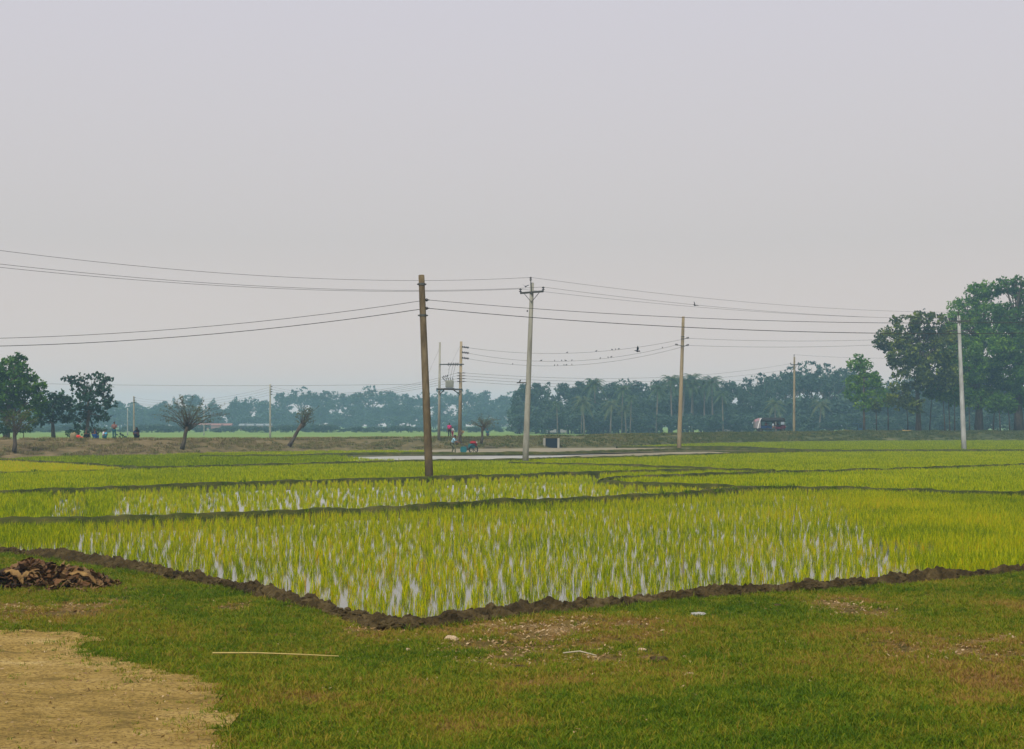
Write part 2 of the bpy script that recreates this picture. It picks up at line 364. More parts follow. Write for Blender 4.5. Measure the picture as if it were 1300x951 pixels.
# water over the paddies, bounded by the bank and the embankment
yb_x = LINES['N'][:, 0]; yb_y = LINES['N'][:, 1]
order = np.argsort(yb_x); ybx = yb_x[order]; yby = yb_y[order]
def ybund(x): return np.interp(x, ybx, yby)
dk = []
for px, yb, yt in DK:
    b0 = G(px, yb, 0); d2 = b0[1] + 8; dk.append((b0[0], b0[1], H - (yt - HY) * d2 / F))
dk = np.array(dk)
def ydike(x): return np.interp(x, dk[:, 0], dk[:, 1])
def ztop(x): return np.interp(x, dk[:, 0], dk[:, 2])
xs = np.linspace(-75, 110, 186)
P = np.zeros((len(xs), 40, 3))
for i, x in enumerate(xs):
    ys = np.linspace(ybund(x), ydike(x) + 1, 40); P[i, :, 0] = x; P[i, :, 1] = ys
grid_mesh('paddy_water', P, M['water'], kind='structure')
# flat drained mud beyond the flooded strip
mudpoly = [(300, 577), (400, 573), (500, 572), (600, 570), (700, 569), (800, 568.3), (870, 568.8), (950, 569.5), (990, 572), (960, 572.8), (900, 572), (860, 572.4), (780, 575), (700, 577.3), (520, 578), (420, 579.5), (340, 581)]
V = [G(a, b, 0) for a, b in mudpoly]
bm = bmesh.new(); bm.faces.new([bm.verts.new((v[0], v[1], .012)) for v in V]); bmesh.ops.triangulate(bm, faces=bm.faces[:]); from_bm('mud_flat', bm, M['mud_flat'])['kind'] = 'structure'
mudpoly2 = [(560, 586.5), (645, 586), (700, 584), (800, 581.5), (860, 579.5), (960, 576.6), (900, 573.5), (860, 574), (780, 576.5), (720, 579), (700, 582), (600, 585)]
V = [G(a, b, 0) for a, b in mudpoly2]
bm = bmesh.new(); bm.faces.new([bm.verts.new((v[0], v[1], .010)) for v in V]); bmesh.ops.triangulate(bm, faces=bm.faces[:]); from_bm('mud_flat', bm, M['mud_flat'])['kind'] = 'structure'

m, nt, b = new_mat('rippled_water')
c = ramp(nt, noise(nt, .3, 4, .6), [(.35, (.20, .19, .15)), (.65, (.29, .28, .23))])
nt.links.new(c, b.inputs['Base Color']); b.inputs['Roughness'].default_value = .32; b.inputs['IOR'].default_value = 1.33
bump(nt, b, noise(nt, 4, 4, .6), .25, .03); M['ripple'] = m
V = [G(a, b, 0) for a, b in [(425, 589), (500, 585.5), (560, 584.6), (645, 584.4), (700, 582), (770, 579.5), (860, 575.5), (860, 574), (780, 576.5), (700, 578.4), (520, 579), (430, 580.6), (400, 583)]]
bm = bmesh.new(); bm.faces.new([bm.verts.new((v[0], v[1], .006)) for v in V]); bmesh.ops.triangulate(bm, faces=bm.faces[:]); from_bm('flooded_field', bm, M['ripple'])['kind'] = 'structure'
# ---------------------------------------------------------------- embankment
nx = 700; X = np.linspace(dk[0, 0] + 1, 112, nx)
prof = [(-.8, -.15), (0, .02), (1.5, .25), (3, .46), (4.5, .66), (6, .86), (7.2, .97), (8, 1.0), (9.5, 1.03), (11, 1.03), (13, 1.0), (15, .85), (19, .4), (23, -.03)]
P = np.zeros((nx, len(prof), 3))
def bank_z(x, dy):
    zt = ztop(x); return zt * float(np.interp(dy, [p[0] for p in prof], [p[1] for p in prof]))
for i, x in enumerate(X):
    yd = ydike(x)
    for j, (dy, f) in enumerate(prof):
        z = ztop(x) * f if f > 0 else f
        if 0 < j < 13: z += .07 * nz(x, dy, .5, 2) + .06 * nz(x, dy, 1.7, 4)
        P[i, j] = (x, yd + dy + .3 * nz(x, dy, .4, 8), z)
grid_mesh('embankment', P, M['bank'], kind='structure')
P = np.zeros((300, 3, 3)); XR = np.linspace(40, 108, 300)
for i, x in enumerate(XR):
    for j, dy in enumerate((9.2, 11, 12.6)): P[i, j] = (x, ydike(x) + dy, ztop(x) * 1.03 + .06 + .012 * nz(x, dy, 1, 3))
grid_mesh('road', P, M['sand'], kind='structure')
# soil mound at the right end of the embankment
def mound(px, d, w_, h_, mat, name='soil_mound'):
    x0 = XD(px, d); P = np.zeros((24, 12, 3))
    for i in range(24):
        for j in range(12):
            u = -1 + 2 * i / 23; v = -1 + 2 * j / 11; r = math.sqrt(u * u + v * v)
            P[i, j] = (x0 + u * w_ / 2, d + v * 1.5, 1.0 + h_ * max(0, 1 - r ** 1.7) * (1 + .6 * nz(u * 5, v * 5, 1, 3)) - .1)
    grid_mesh(name, P, mat, kind='structure')
mound(1075, 221, 7, .55, M['bank']); mound(1150, 221, 7, .5, M['sand']); mound(165, 124, 1.6, .22, M['pinkwall'] if False else M['sand']); mound(188, 125, 1.8, .2, M['sand'])

# ---------------------------------------------------------------- near bank with turf
def bank_h(x, y):
    s = ybund(x) - y
    t = min(1, max(0, (s + .25) / .5)); t = t * t * (3 - 2 * t)
    base = .10 + .010 * max(0, s) + .035 * nz(x, y, .5, 1) + .018 * nz(x, y, 2.1, 2)
    return -.2 + (base + .2) * t
gx = np.arange(-24, 24.01, .11); gy = np.arange(-6, 46, .11)
P = np.zeros((len(gx), len(gy), 3))
for i, x in enumerate(gx):
    yb = ybund(x)
    for j, y in enumerate(gy):
        P[i, j] = (x, y, bank_h(x, y) + (.010 * mnoise.noise(Vector((x * 6, y * 6, 0))) if y < yb else 0))
# trim columns far beyond the bund
keepj = gy < 36
grid_mesh('grass_bank', P[:, keepj], M['turf'], kind='structure')
# sandy track crossing the foreground
EDGE = [(-500, 800), (0, 806), (60, 808), (100, 811), (122, 817), (92, 827), (112, 838), (150, 847), (190, 854), (235, 866), (262, 884), (280, 910), (290, 960), (300, 1040), (320, 1400)]
E3 = np.array([G(a, b, .13) for a, b in EDGE])
def poly_inside(px, py, poly):
    px = np.asarray(px); py = np.asarray(py); ins = np.zeros(len(px), bool); n = len(poly); j = n - 1
    for i in range(n):
        xi, yi = poly[i][:2]; xj, yj = poly[j][:2]
        c = ((yi > py) != (yj > py)) & (px < (xj - xi) * (py - yi) / (yj - yi + 1e-12) + xi)
        ins ^= c; j = i
    return ins
SANDPOLY = [(a, b) for a, b, _ in E3] + [(-1, -6), (-24, -6)]
sx_, sy_ = np.meshgrid(np.arange(-24, 24, .07), np.arange(-5.9, 17.5, .07), indexing='ij')
flatx = sx_.ravel(); flaty = sy_.ravel()
jx = np.array([.22 * mnoise.noise(Vector((a * 1.3, b * 1.3, 5))) + .10 * mnoise.noise(Vector((a * 5, b * 5, 7))) for a, b in zip(flatx, flaty)])
jy = np.array([.32 * mnoise.noise(Vector((a * 1.1, b * 1.1, 15))) + .16 * mnoise.noise(Vector((a * 4, b * 4, 17))) for a, b in zip(flatx, flaty)])
SI = poly_inside(flatx + jx, flaty + jy, SANDPOLY).reshape(sx_.shape)
idx = -np.ones(sx_.shape, int); Vv = []; Q = []
cell = SI[:-1, :-1]
for i, j in zip(*np.nonzero(cell)):
    f = []
    for a, b in ((i, j), (i + 1, j), (i + 1, j + 1), (i, j + 1)):
        if idx[a, b] < 0:
            idx[a, b] = len(Vv); x, y = sx_[a, b], sy_[a, b]
            Vv.append((x, y, bank_h(x, y) + .016 + .016 * mnoise.noise(Vector((x * 2, y * 4, 1))) + .010 * mnoise.noise(Vector((x * 7, y * 7, 2)))))
        f.append(int(idx[a, b]))
    Q.append(tuple(f))
me = bpy.data.meshes.new('path'); me.from_pydata(Vv, [], Q); me.update(); tag(link_mesh('path', me, M['sand'], smooth=True), kind='structure')

# turf tufts
GT = []
for i in range(8):
    v, q = blades(16, .034, .0058, .022, .9, 2); GT.append(source_mesh('turf_%d' % i, v, M['grass'], q))
for i in range(1):
    v, q = blades(14, .052, .0065, .03, .9, 3); GT.append(source_mesh('turf_tall_%d' % i, v, M['grass'], q))
gcol = collection_of('turf_sources', GT)
N0 = 150000
cy = rng.uniform(8.0, 37, N0 * 3); cx = rng.uniform(-1, 1, N0 * 3) * (cy * .342 * 1.12 + 1)
pr = rng.uniform(0, 1, N0 * 3) * 12.6
ok = (cy < ybund(cx) - .22)
ok &= pr < np.clip(13.5 / cy * 10, 0, 12.6) * (.34 * cy / 13 + .66)
cx, cy = cx[ok][:115000], cy[ok][:115000]
sand_in = np.zeros(len(cx), bool)
jx = np.array([.22 * mnoise.noise(Vector((a * 1.3, b * 1.3, 5))) + .10 * mnoise.noise(Vector((a * 5, b * 5, 7))) for a, b in zip(cx, cy)])
jy = np.array([.32 * mnoise.noise(Vector((a * 1.1, b * 1.1, 15))) + .16 * mnoise.noise(Vector((a * 4, b * 4, 17))) for a, b in zip(cx, cy)])
wd_ = rng.uniform(0, 1, len(cx)) ** 3
sand_in = poly_inside(cx + jx + rng.normal(0, .5, len(cx)) * wd_, cy + jy + rng.normal(0, .9, len(cx)) * wd_, SANDPOLY)
pts, sc, ti = [], [], []
BARE = [G(700, 800, .12) + (1.1, .8), G(640, 822, .12) + (.7, .7), G(470, 800, .12) + (.5, .35), G(1230, 832, .12) + (1.1, .5), G(60, 778, .12) + (.9, .7), G(300, 770, .12) + (.25, .3), G(780, 835, .12) + (.6, .4), G(1080, 770, .12) + (.5, .6)]
for x, y, s in zip(cx, cy, sand_in):
    if s and random.random() > .006: continue
    n1 = nz(x, y, .55, 21) + .5 * nz(x, y, 1.9, 22); n2 = nz(x, y, .3, 25)
    bare = 0
    for bx, by, bz, rx, ry in BARE:
        q = ((x - bx) / rx) ** 2 + ((y - by) / (ry * 2.2)) ** 2
        bare = max(bare, math.exp(-q * 1.1))
    bare = bare * (.72 + 1.5 * nz(x, y, 3.1, 31) + .8 * nz(x, y, 8, 33)) + max(0, n1 - .42) * 1.1
    if random.random() < bare * 1.05: continue
    px_ = 650 + x / y * 1900
    t = .475 + .30 * n1 + .25 * n2 + .45 * bare + random.gauss(0, .10) + .22 * nz(x, y, 3.5, 40)
    t += .07 * min(1, max(0, (px_ - 700) / 500)) * (.5 + nz(x, y, .8, 51) * 1.5)
    pts.append((x, y, bank_h(x, y) - .003)); sc.append(random.uniform(.7, 1.35) * (1.15 - .3 * bare)); ti.append(min(1, max(0, t)))
tag(scatter('grass', pts, gcol, 9, sc, ti, tilt=.2), 'short trampled turf covering the near bank')
print('turf', len(pts))
# a few weeds: bigger blades along the bund foot
v = [source_mesh('weed_%d' % i, *(lambda b: (b[0], M['grass'], b[1]))(blades(12, .10, .010, .03, .8, 3))) for i in range(4)]
wcol = collection_of('weed_sources', v)
PN = LINES['N']; pts, sc, ti = [], [], []
for _ in range(1500):
    p = PN[random.randrange(len(PN))]; o_ = random.choice((-.26, -.34, -.40, -.5, -.15, .1)) + random.gauss(0, .08)
    x, y = p[0], p[1] + o_
    if nz(x, y, .8, 61) < -.05: continue
    pts.append((x, y, bank_h(x, y))); sc.append(random.uniform(.35, .9)); ti.append(random.uniform(.1, .45))
tag(scatter('weeds', pts, wcol, 4, sc, ti, tilt=.15), 'low green weeds at the foot of the near mud bund')

# dry leaf litter
def leaf_piece(c, s, flatness=.35):
    a = random.uniform(0, 6.28); L = s * random.uniform(.6, 1.3); Wd = s * random.uniform(.25, .6)
    u = Vector((math.cos(a), math.sin(a), random.gauss(0, flatness))).normalized(); v = u.cross(Vector((random.gauss(0, flatness), random.gauss(0, flatness), 1))).normalized()
    c = Vector(c); n = u.cross(v); cu = random.uniform(-.25, .25) * L
    return [c - u * L * .5, c - v * Wd * .5 + n * cu * .3 - u * L * .1, c - v * Wd * .3 + u * L * .3 + n * cu * .5, c + u * L * .5 + n * cu, c + v * Wd * .35 + u * L * .25 + n * cu * .5, c + v * Wd * .5 - u * L * .15 + n * cu * .3]
lf = []
for bx, by, bz, rx, ry in BARE:
    for _ in range(int(1100 * rx * ry)):
        x = random.gauss(bx, rx * .6); y = random.gauss(by, ry * 1.1)
        if y < ybund(x) - .3: lf.append(leaf_piece((x, y, bank_h(x, y) + .015), random.uniform(.015, .06)))
for _ in range(2200):
    y = random.uniform(9, 30); x = random.uniform(-1, 1) * y * .37
    if y < ybund(x) - .35: lf.append(leaf_piece((x, y, bank_h(x, y) + .018), random.uniform(.018, .055)))
tag(quad_mesh('leaf_litter', [[tuple(p) for p in l] for l in lf], M['litter']), 'scattered dry brown leaves and straw on the turf', kind='stuff')
lf = []
for _ in range(1500):
    y = random.uniform(8.5, 17.5); x = random.uniform(-1, -.1) * y * .38
    if poly_inside([x], [y], SANDPOLY)[0]: lf.append(leaf_piece((x, y, bank_h(x, y) + .03), random.uniform(.012, .04), .6))
tag(quad_mesh('track_litter', [[tuple(p) for p in l] for l in lf], M['litter']), 'bits of straw and grit strewn over the sandy track', kind='stuff')
# ---- heap of dead leaves at the left
def heap_center(px, py): return G(px, py, .14)
hc = G(45, 745, .14)
lf = []
for _ in range(2600):
    u = random.uniform(-1, 1); v = random.uniform(-1, 1)
    if u * u + v * v > 1: continue
    x = hc[0] + u * 1.15; y = hc[1] + v * .85 + .3
    hgt = .33 * (1 - (u * u + v * v) ** .8) * (1 + .5 * nz(x, y, 2.2, 70))
    if u > .75: hgt *= .6
    lf.append(leaf_piece((x, y, .13 + max(.01, hgt * random.uniform(.6, 1.05))), random.uniform(.05, .21), .55))
for _ in range(420):
    x = hc[0] + random.gauss(-.1, .7); y = hc[1] - .45 + random.gauss(0, .25); lf.append(leaf_piece((x, y, bank_h(x, y) + .02), random.uniform(.03, .1), .4))
tag(quad_mesh('leaf_heap', [[tuple(p) for p in l] for l in lf], M['litter_dark']), 'heap of dead brown leaves on the grass beside the mud bund', kind='stuff')
M['sheath'] = mat_noise('dry_sheath', [(.07, .04, .014), (.15, .085, .028), (.26, .16, .055)], 6, .7, .3, .01, True)
def sheath(a, b, wid, label, curl=.6):
    a, b = Vector(a), Vector(b); L = (b - a).length; u = (b - a).normalized(); s = u.cross(Vector((0, 0, 1))).normalized(); n = s.cross(u)
    P = np.zeros((18, 9, 3))
    for i in range(18):
        t = i / 17; ww = wid * (math.sin(math.pi * min(1, .18 + t * .8)) ** .7) * (1 + .15 * math.sin(i * 1.9))
        c = (b - a) * t + n * (.06 * math.sin(t * 3.0))
        for j in range(9):
            f = -1 + j / 4; P[i, j] = c + s * (math.sin(f * curl * 1.6) * ww * .5) + n * (math.cos(f * curl * 1.6) * ww * .28 + .02 * math.sin(i + j))
    o = grid_mesh('dry_leaf_sheath', P, M['sheath']); o.location = a
    md = o.modifiers.new('thick', 'SOLIDIFY'); md.thickness = .008
    tag(o, label, 'dead leaf', 'curled leaf sheaths on the heap')
sheath(G(88, 731, .30), G(122, 741, .20), .13, 'orange curled sheath sticking out at the right end of the leaf heap')
sheath(G(8, 728, .36), G(30, 742, .24), .14, 'rusty brown curled sheath leaning at the left of the leaf heap')
sheath(G(25, 737, .34), G(52, 733, .34), .13, 'golden broad sheath lying on the middle of the leaf heap', .5)
# straw stalk, stones
bm = bmesh.new(); a = Vector(G(270, 829, .19)); b_ = Vector(G(430, 833, .19))
tube(bm, [(0, 0, .0), (b_ - a) * .33 + Vector((0, 0, .012)), (b_ - a) * .66 + Vector((0, .01, .006)), b_ - a], [.009, .008, .007, .005], 6)
M['straw'] = flat('straw', (.38, .29, .09)); o = from_bm('dry_stalk', bm, M['straw']); o.location = a; tag(o, 'long thin yellow stalk lying on the turf', 'stalk')
bm = bmesh.new(); a = Vector(G(715, 829, .16)); b_ = Vector(G(757, 832, .16)); tube(bm, [(0, 0, 0), (b_ - a) * .5 + Vector((0, 0, .03)), b_ - a], [.008, .008, .005], 6)
o = from_bm('dry_stalk', bm, flat('grey_twig', (.35, .30, .2))); o.location = a; tag(o, 'short pale twig among brown litter below the bund', 'twig')
def rock(px, py, wpx, hr, col, label, name='stone', cat='stone', seed=0):
    p = G(px, py, .14); s = wpx * p[1] / F; bm = bmesh.new()
    bmesh.ops.create_icosphere(bm, subdivisions=3, radius=.5)
    for v in bm.verts:
        q = v.co.normalized(); v.co = Vector((q.x, q.y * .7, q.z * hr)) * s * .5 * (1 + .35 * mnoise.noise(q * 1.7 + Vector((seed * 5, 0, 0))) + .12 * mnoise.noise(q * 5))
    o = from_bm(name, bm, col); o.location = (p[0], p[1], bank_h(p[0], p[1]) + s * hr * .25); tag(o, label, cat)
st_pale = flat('pale_stone', (.42, .31, .19), .9); st_dark = M['mud']; st_grey = flat('grey_stone', (.30, .29, .26), .9)
rock(573, 809, 17, .5, st_pale, 'pale tan stone just below the corner of the bund', seed=1)
rock(886, 782, 19, .35, st_grey, 'flat greyish stone on the turf under the right bund', seed=2)
rock(546, 816, 9, .4, st_dark, 'small dark clod left of the pale tan stone', 'clod', 'clod', 3)
rock(838, 840, 26, .35, st_dark, 'wide dark clod near the bottom of the turf', 'clod', 'clod', 4)
rock(660, 846, 13, .5, st_dark, 'dark clod below the brown litter patch', 'clod', 'clod', 5)
rock(814, 826, 11, .5, st_pale, 'pale lump beside brown litter', seed=6)
rock(988, 768, 11, .5, st_dark, 'dark clod on the turf right of the flat greyish stone', 'clod', 'clod', 7)
rock(518, 822, 8, .5, st_pale, 'small pale pebble left of the dark clod', 'pebble', 'pebble', 8)
rock(875, 858, 12, .4, st_pale, 'pale stone at the edge of the sandy track', seed=9)
rock(210, 773, 8, .5, st_dark, 'small dark clod on green turf right of the heap', 'clod', 'clod', 10)
random.seed(31)
for k in range(34):
    q = PN[random.randrange(len(PN))]
    if abs(q[0] / q[1]) > .36: continue
    x, y = q[0], q[1] + random.gauss(-.12, .1); sz = random.uniform(.07, .20); bm = bmesh.new()
    bmesh.ops.create_icosphere(bm, subdivisions=4, radius=.5)
    for v in bm.verts:
        n_ = v.co.normalized(); f = 1 + .35 * mnoise.noise(n_ * 1.5 + Vector((k * 3, 0, 0))) + .28 * abs(mnoise.noise(n_ * 4 + Vector((k, 0, 0)))) + .2 * mnoise.noise(n_ * 9)
        v.co = Vector((n_.x * 1.25, n_.y, n_.z * .75)) * sz * .6 * f
    o = from_bm('mud_clod', bm, M['mud']); o.location = (x, y, .14); o.rotation_euler = (0, 0, random.uniform(0, 6)); tag(o, 'lumpy dark clod of wet mud heaped on the near bund', 'clod', 'mud clods along the near bund')

CR = []
for i in range(6):
    bm = bmesh.new(); bmesh.ops.create_icosphere(bm, subdivisions=2, radius=.5)
    for v in bm.verts: v.co *= 1 + .5 * mnoise.noise(v.co * 3 + Vector((i * 7, 0, 0))); v.co.z *= .7
    me = bpy.data.meshes.new('crumb'); bm.to_mesh(me); bm.free(); me.materials.append(M['mud']); CR.append(bpy.data.objects.new('crumb_%d' % i, me))
ccol = collection_of('crumb_sources', CR); pts, sc = [], []
for _ in range(5200):
    p = PN[random.randrange(len(PN))]
    if abs(p[0] / p[1]) > .38: continue
    o_ = random.gauss(-.05, .17); z = .02 + .13 * max(0, 1 - (o_ / .3) ** 2) + random.uniform(-.01, .03)
    pts.append((p[0] + random.gauss(0, .05), p[1] + o_, max(z, .09) if o_ < -.1 else z)); sc.append(random.choice((.02, .03, .04, .05, .07)) * random.uniform(.7, 1.3))
tag(scatter('mud_crumbs', pts, ccol, 6, sc, [.5] * len(pts), tilt=.5), 'crumbled wet mud covering the near bund')
pts, sc, ti = [], [], []
for _ in range(1500):
    y = random.uniform(9, 30); x = random.uniform(-1, 1) * y * .38
    if y > ybund(x) - .3 or poly_inside([x], [y], SANDPOLY)[0]: continue
    pts.append((x, y, bank_h(x, y))); sc.append(random.uniform(.25, .65)); ti.append(random.choice((.15, .3, .45, .6, .85, .95)))
tag(scatter('weeds', pts, wcol, 4, sc, ti, tilt=.3), 'scattered taller weeds and dry stems standing in the turf')
# ---------------------------------------------------------------- rice
RN = []
for i in range(10):
    v, q = blades(11, .21, .0095, .020, .42, 3); RN.append(source_mesh('rice_near_%d' % i, v, M['rice'], q))
rcN = collection_of('rice_near_sources', RN)
RM = []
for i in range(8):
    v, q = merge([blades(6, .20, .017, .025, .38, 2, (random.gauss(0, .02), -.3 + .2 * k)) for k in range(4)]); RM.append(source_mesh('rice_mid_%d' % i, v, M['rice'], q))
rcM = collection_of('rice_mid_sources', RM)
RF = []
for i in range(6):
    v, q = merge([blades(5, .2, .035, .06, .4, 1, (random.uniform(-.5, .5), random.uniform(-.5, .5))) for k in range(16)]); RF.append(source_mesh('rice_far_%d' % i, v, M['rice'], q))
rcF = collection_of('rice_far_sources', RF)
ALL = [resample(LINES[k], .25) if k != 'N' else resample(LINES[k], .15) for k in LINES]
def near_bund(pts, m_):
    keep = np.ones(len(pts), bool)
    for L in ALL:
        for s in range(0, len(L), 200):
            sg = L[s:s + 200]; lo = sg.min(0)[:2] - m_; hi = sg.max(0)[:2] + m_
            c = np.nonzero(keep & (pts[:, 0] > lo[0]) & (pts[:, 0] < hi[0]) & (pts[:, 1] > lo[1]) & (pts[:, 1] < hi[1]))[0]
            for ch in np.array_split(c, max(1, len(c) // 4000)):
                if len(ch) == 0: continue
                d = ((pts[ch, None, :2] - sg[None, :, :2]) ** 2).sum(-1).min(1)
                keep[ch[d < m_ * m_]] = False
    return keep
def gridpts(poly, sx, sy, ang, jit):
    poly = np.array(poly); lo = poly.min(0); hi = poly.max(0); c = (lo + hi) / 2; r = np.linalg.norm(hi - lo) / 2 + 1
    u, v = np.meshgrid(np.arange(-r, r, sx), np.arange(-r, r, sy), indexing='ij'); u = u.ravel(); v = v.ravel()
    ca, sa = math.cos(ang), math.sin(ang); x = c[0] + u * ca - v * sa; y = c[1] + u * sa + v * ca
    x += rng.normal(0, jit, len(x)) + .14 * np.sin(y * .9 + x * .5) + .10 * np.sin(y * 2.3 - x * 1.3); y += rng.normal(0, jit * 1.4, len(x))
    k = poly_inside(x, y, poly) & (np.abs(x) < y * .342 * 1.16 + 2)
    x, y = x[k], y[k]; p = np.stack([x, y, np.full_like(x, -.01)], 1)
    return p[near_bund(p, .30)]
def field(label, polypx, lod, sx, sy, tint, tvar=.1, ang=0., jit=.035, dense=None, sc=1.0, drop=0.0, tfun=None):
    poly = [G(a, b)[:2] for a, b in polypx]
    p = gridpts(poly, sx, sy, ang, jit)
    if dense is not None:
        e = gridpts(poly, sx * .5, sy * .8, ang + .3, jit * 2); e = e[dense(e)]; p = np.concatenate([p, e])
    n = np.array([nz(a, b, .22, 90) + .6 * nz(a, b, 1.3, 91) for a, b in p[:, :2]])
    if drop:
        k = rng.uniform(0, 1, len(p)) > drop * (1 + 2.2 * n); p, n = p[k], n[k]
    t = tint + tvar * n * 1.5 + rng.normal(0, tvar * .55, len(p))
    if tfun is not None: t = t + tfun(p)
    s = sc * rng.uniform(.72, 1.2, len(p)) * (1 + .15 * n)
    coll, nv = {'N': (rcN, 10), 'M': (rcM, 8), 'F': (rcF, 6)}[lod]
    rot = None
    if lod == 'M': rot = rng.choice([0, math.pi], len(p)) + rng.normal(0, .08, len(p)) + ang
    o = scatter('rice', p, coll, nv, s, np.clip(t, 0, 1), rot=rot, tilt=.06 if lod == 'N' else 0)
    tag(o, label); print(label, len(p))
def pxof(p): return 650 + p[:, 0] / p[:, 1] * F
def pyof(p): return HY + H * F / p[:, 1]
d1 = lambda p: (pxof(p) + 30 * np.sin(p[:, 1]) > 1085 + 1.1 * (pyof(p) - 640) * 1.2) | ((pxof(p) < 100) & (pyof(p) < 690))
field('young rice in the wide near paddy with water showing between rows', BN[1:-1] + [(1550, 636)] + BA[::-1][1:] , 'N', .235, .165, .52, .14, .05, .040, d1, .88, .11,
      lambda p: -.06 * d1(p))
d2 = lambda p: (pxof(p) < 60 + 8 * np.sin(p[:, 1] * 2)) | ((pxof(p) < 145) & (pxof(p) > 110))
field('young rice in the second paddy between the two long bunds', BA[:13] + BD[::-1] + [(745, 604)] + BB[:8][::-1], 'M', .25, .8, .54, .10, .05, .036, d2, .88, .10, lambda p: -.13 * d2(p))
field('dense young rice in the third paddy back', BB[:9] + BC[1:5] + BE[::-1] + BG[:8][::-1] + [(150, 598), (0, 602.5), (-200, 606)], 'F', .62, .62, .47, .06, .1, .2, None, .85)
field('young rice in the wedge paddy on the right', BC + [(1550, 636)] + BA[::-1][1:5] + BD[::-1], 'F', .62, .62, .49, .07, .1, .2, None, .95)
field('dense rice in the far right paddy', BG[7:] + [(1300, 574.5), (1550, 576.5), (1550, 584)] + BC[4:-1][::-1] + BE[::-1], 'F', .68, .68, .47, .06, .1, .22, None, .9)
field('bright green rice strip below the right embankment', [(790, 567.8), (850, 566), (900, 564), (1000, 562), (1100, 560.8), (1300, 560), (1550, 560), (1550, 575.5), (1300, 573.5), (1150, 573.5), (1040, 573), (1000, 572), (940, 568.2), (860, 567.8)], 'F', .8, .8, .40, .04, .1, .3, None, 1.0)
field('bright green rice below the left embankment', [(-250, 583), (0, 584.5), (40, 582), (100, 580.5), (200, 579), (300, 578), (330, 580), (430, 579.5), (440, 583), (430, 590.5), (340, 592.5), (200, 597), (100, 590.5), (0, 585.5), (-250, 583.5)], 'F', .7, .7, .33, .05, .1, .2, None, 1.0)
field('thin rice strip above the brown bund', [(200, 578.5), (300, 575.5), (400, 573.5), (540, 573), (540, 576), (430, 578), (330, 580)], 'F', .9, .9, .45, .08, .1, .3, None, .9)
field('sparse rice at the left end of the flooded strip', [(330, 584), (430, 582), (500, 586), (430, 590), (350, 592)], 'F', 1.1, 1.1, .45, .05, .1, .3, None, 1)
field('orange tinted rice at the left edge', [(-250, 585), (0, 587), (100, 592), (185, 598), (80, 599.5), (0, 601.5), (-200, 605)], 'F', .66, .66, .68, .04, .1, .2, None, .85)
# weeds on the bunds
WB = []
for i in range(5):
    v, q = merge([blades(5, .17, .03, .05, .7, 2, (random.uniform(-.15, .15), random.uniform(-.1, .1))) for k in range(4)]); WB.append(source_mesh('bund_weed_%d' % i, v, M['grass'], q))
wb = collection_of('bund_weed_sources', WB)
pts, sc, ti = [], [], []
for k in LINES:
    if k in 'N': continue
    L = LINES[k]; step = np.linalg.norm(L[1, :2] - L[0, :2])
    for p in L:
        for _ in range(int(np.random.poisson(step * (3.2 if k in 'AB' else 2.2)))):
            if nz(p[0], p[1], .9, 77) < -.28: continue
            pts.append((p[0] + random.gauss(0, .06), p[1] + random.gauss(0, .16), .03 + random.uniform(0, .12))); sc.append(random.uniform(.4, 1.0)); ti.append(random.uniform(0, .28))
tag(scatter('weeds', pts, wb, 5, sc, ti), 'dark green weeds growing along the paddy bunds')
# weeds on the embankment
v = []
for i in range(6):
    a_, q = merge([blades(5, .3, .05, .1, .8, 2, (random.uniform(-.3, .3), random.uniform(-.3, .3))) for k in range(6)]); v.append(source_mesh('bank_weed_%d' % i, a_, M['weed'], q))
wk = collection_of('bank_weed_sources', v)
pts, sc, ti = [], [], []
for _ in range(17000):
    x = random.uniform(-48, 100); dy = random.uniform(.2, 13)
    if abs(x) > ydike(x) * .38 + 4: continue
    u = min(1, max(0, (x + 30) / 55)); n = nz(x, dy, .25, 81) + .5 * nz(x, dy, 1.1, 82)
    if n < -.12 - .25 * u: continue
    z = bank_z(x, dy)
    crest = 1 + .9 * max(0, nz(x, 0, .45, 84)) * (7 < dy < 9.5)
    if x > 40 and dy > 9: continue
    pts.append((x, ydike(x) + dy, z - .02)); sc.append(random.uniform(.3, .95) * crest); ti.append(min(1, max(0, .78 - .50 * u + .3 * n + random.gauss(0, .12))))
tag(scatter('weeds', pts, wk, 6, sc, ti), 'dry grass and scrubby weeds covering the embankment')

# ---------------------------------------------------------------- poles
def pole(name, label, base, top, r0, r1, mat, sides=12, group=None, square=False):
    t = empty(name, base, 0, label, 'utility pole', group)
    v = Vector(top) - Vector(base); bm = bmesh.new()
    n = 9; tube(bm, [v * (i / n) if i else v * -.03 for i in range(n + 1)], [r0 + (r1 - r0) * i / n for i in range(n + 1)], 4 if square else sides)
    o = from_bm('shaft', bm, mat, t, not square)
    if square:
        md = o.modifiers.new('bev', 'BEVEL'); md.width = .03; md.segments = 2
    return t, v
def ins(t, name, c, axis, r, L, n=2):
    bm = bmesh.new(); disc_stack(bm, c, axis, r, L, n); return from_bm(name, bm, M['porcelain'], t, True)
def at(t, px, py, d): return Vector(D(px, py, d)) - t.location
PT = {}
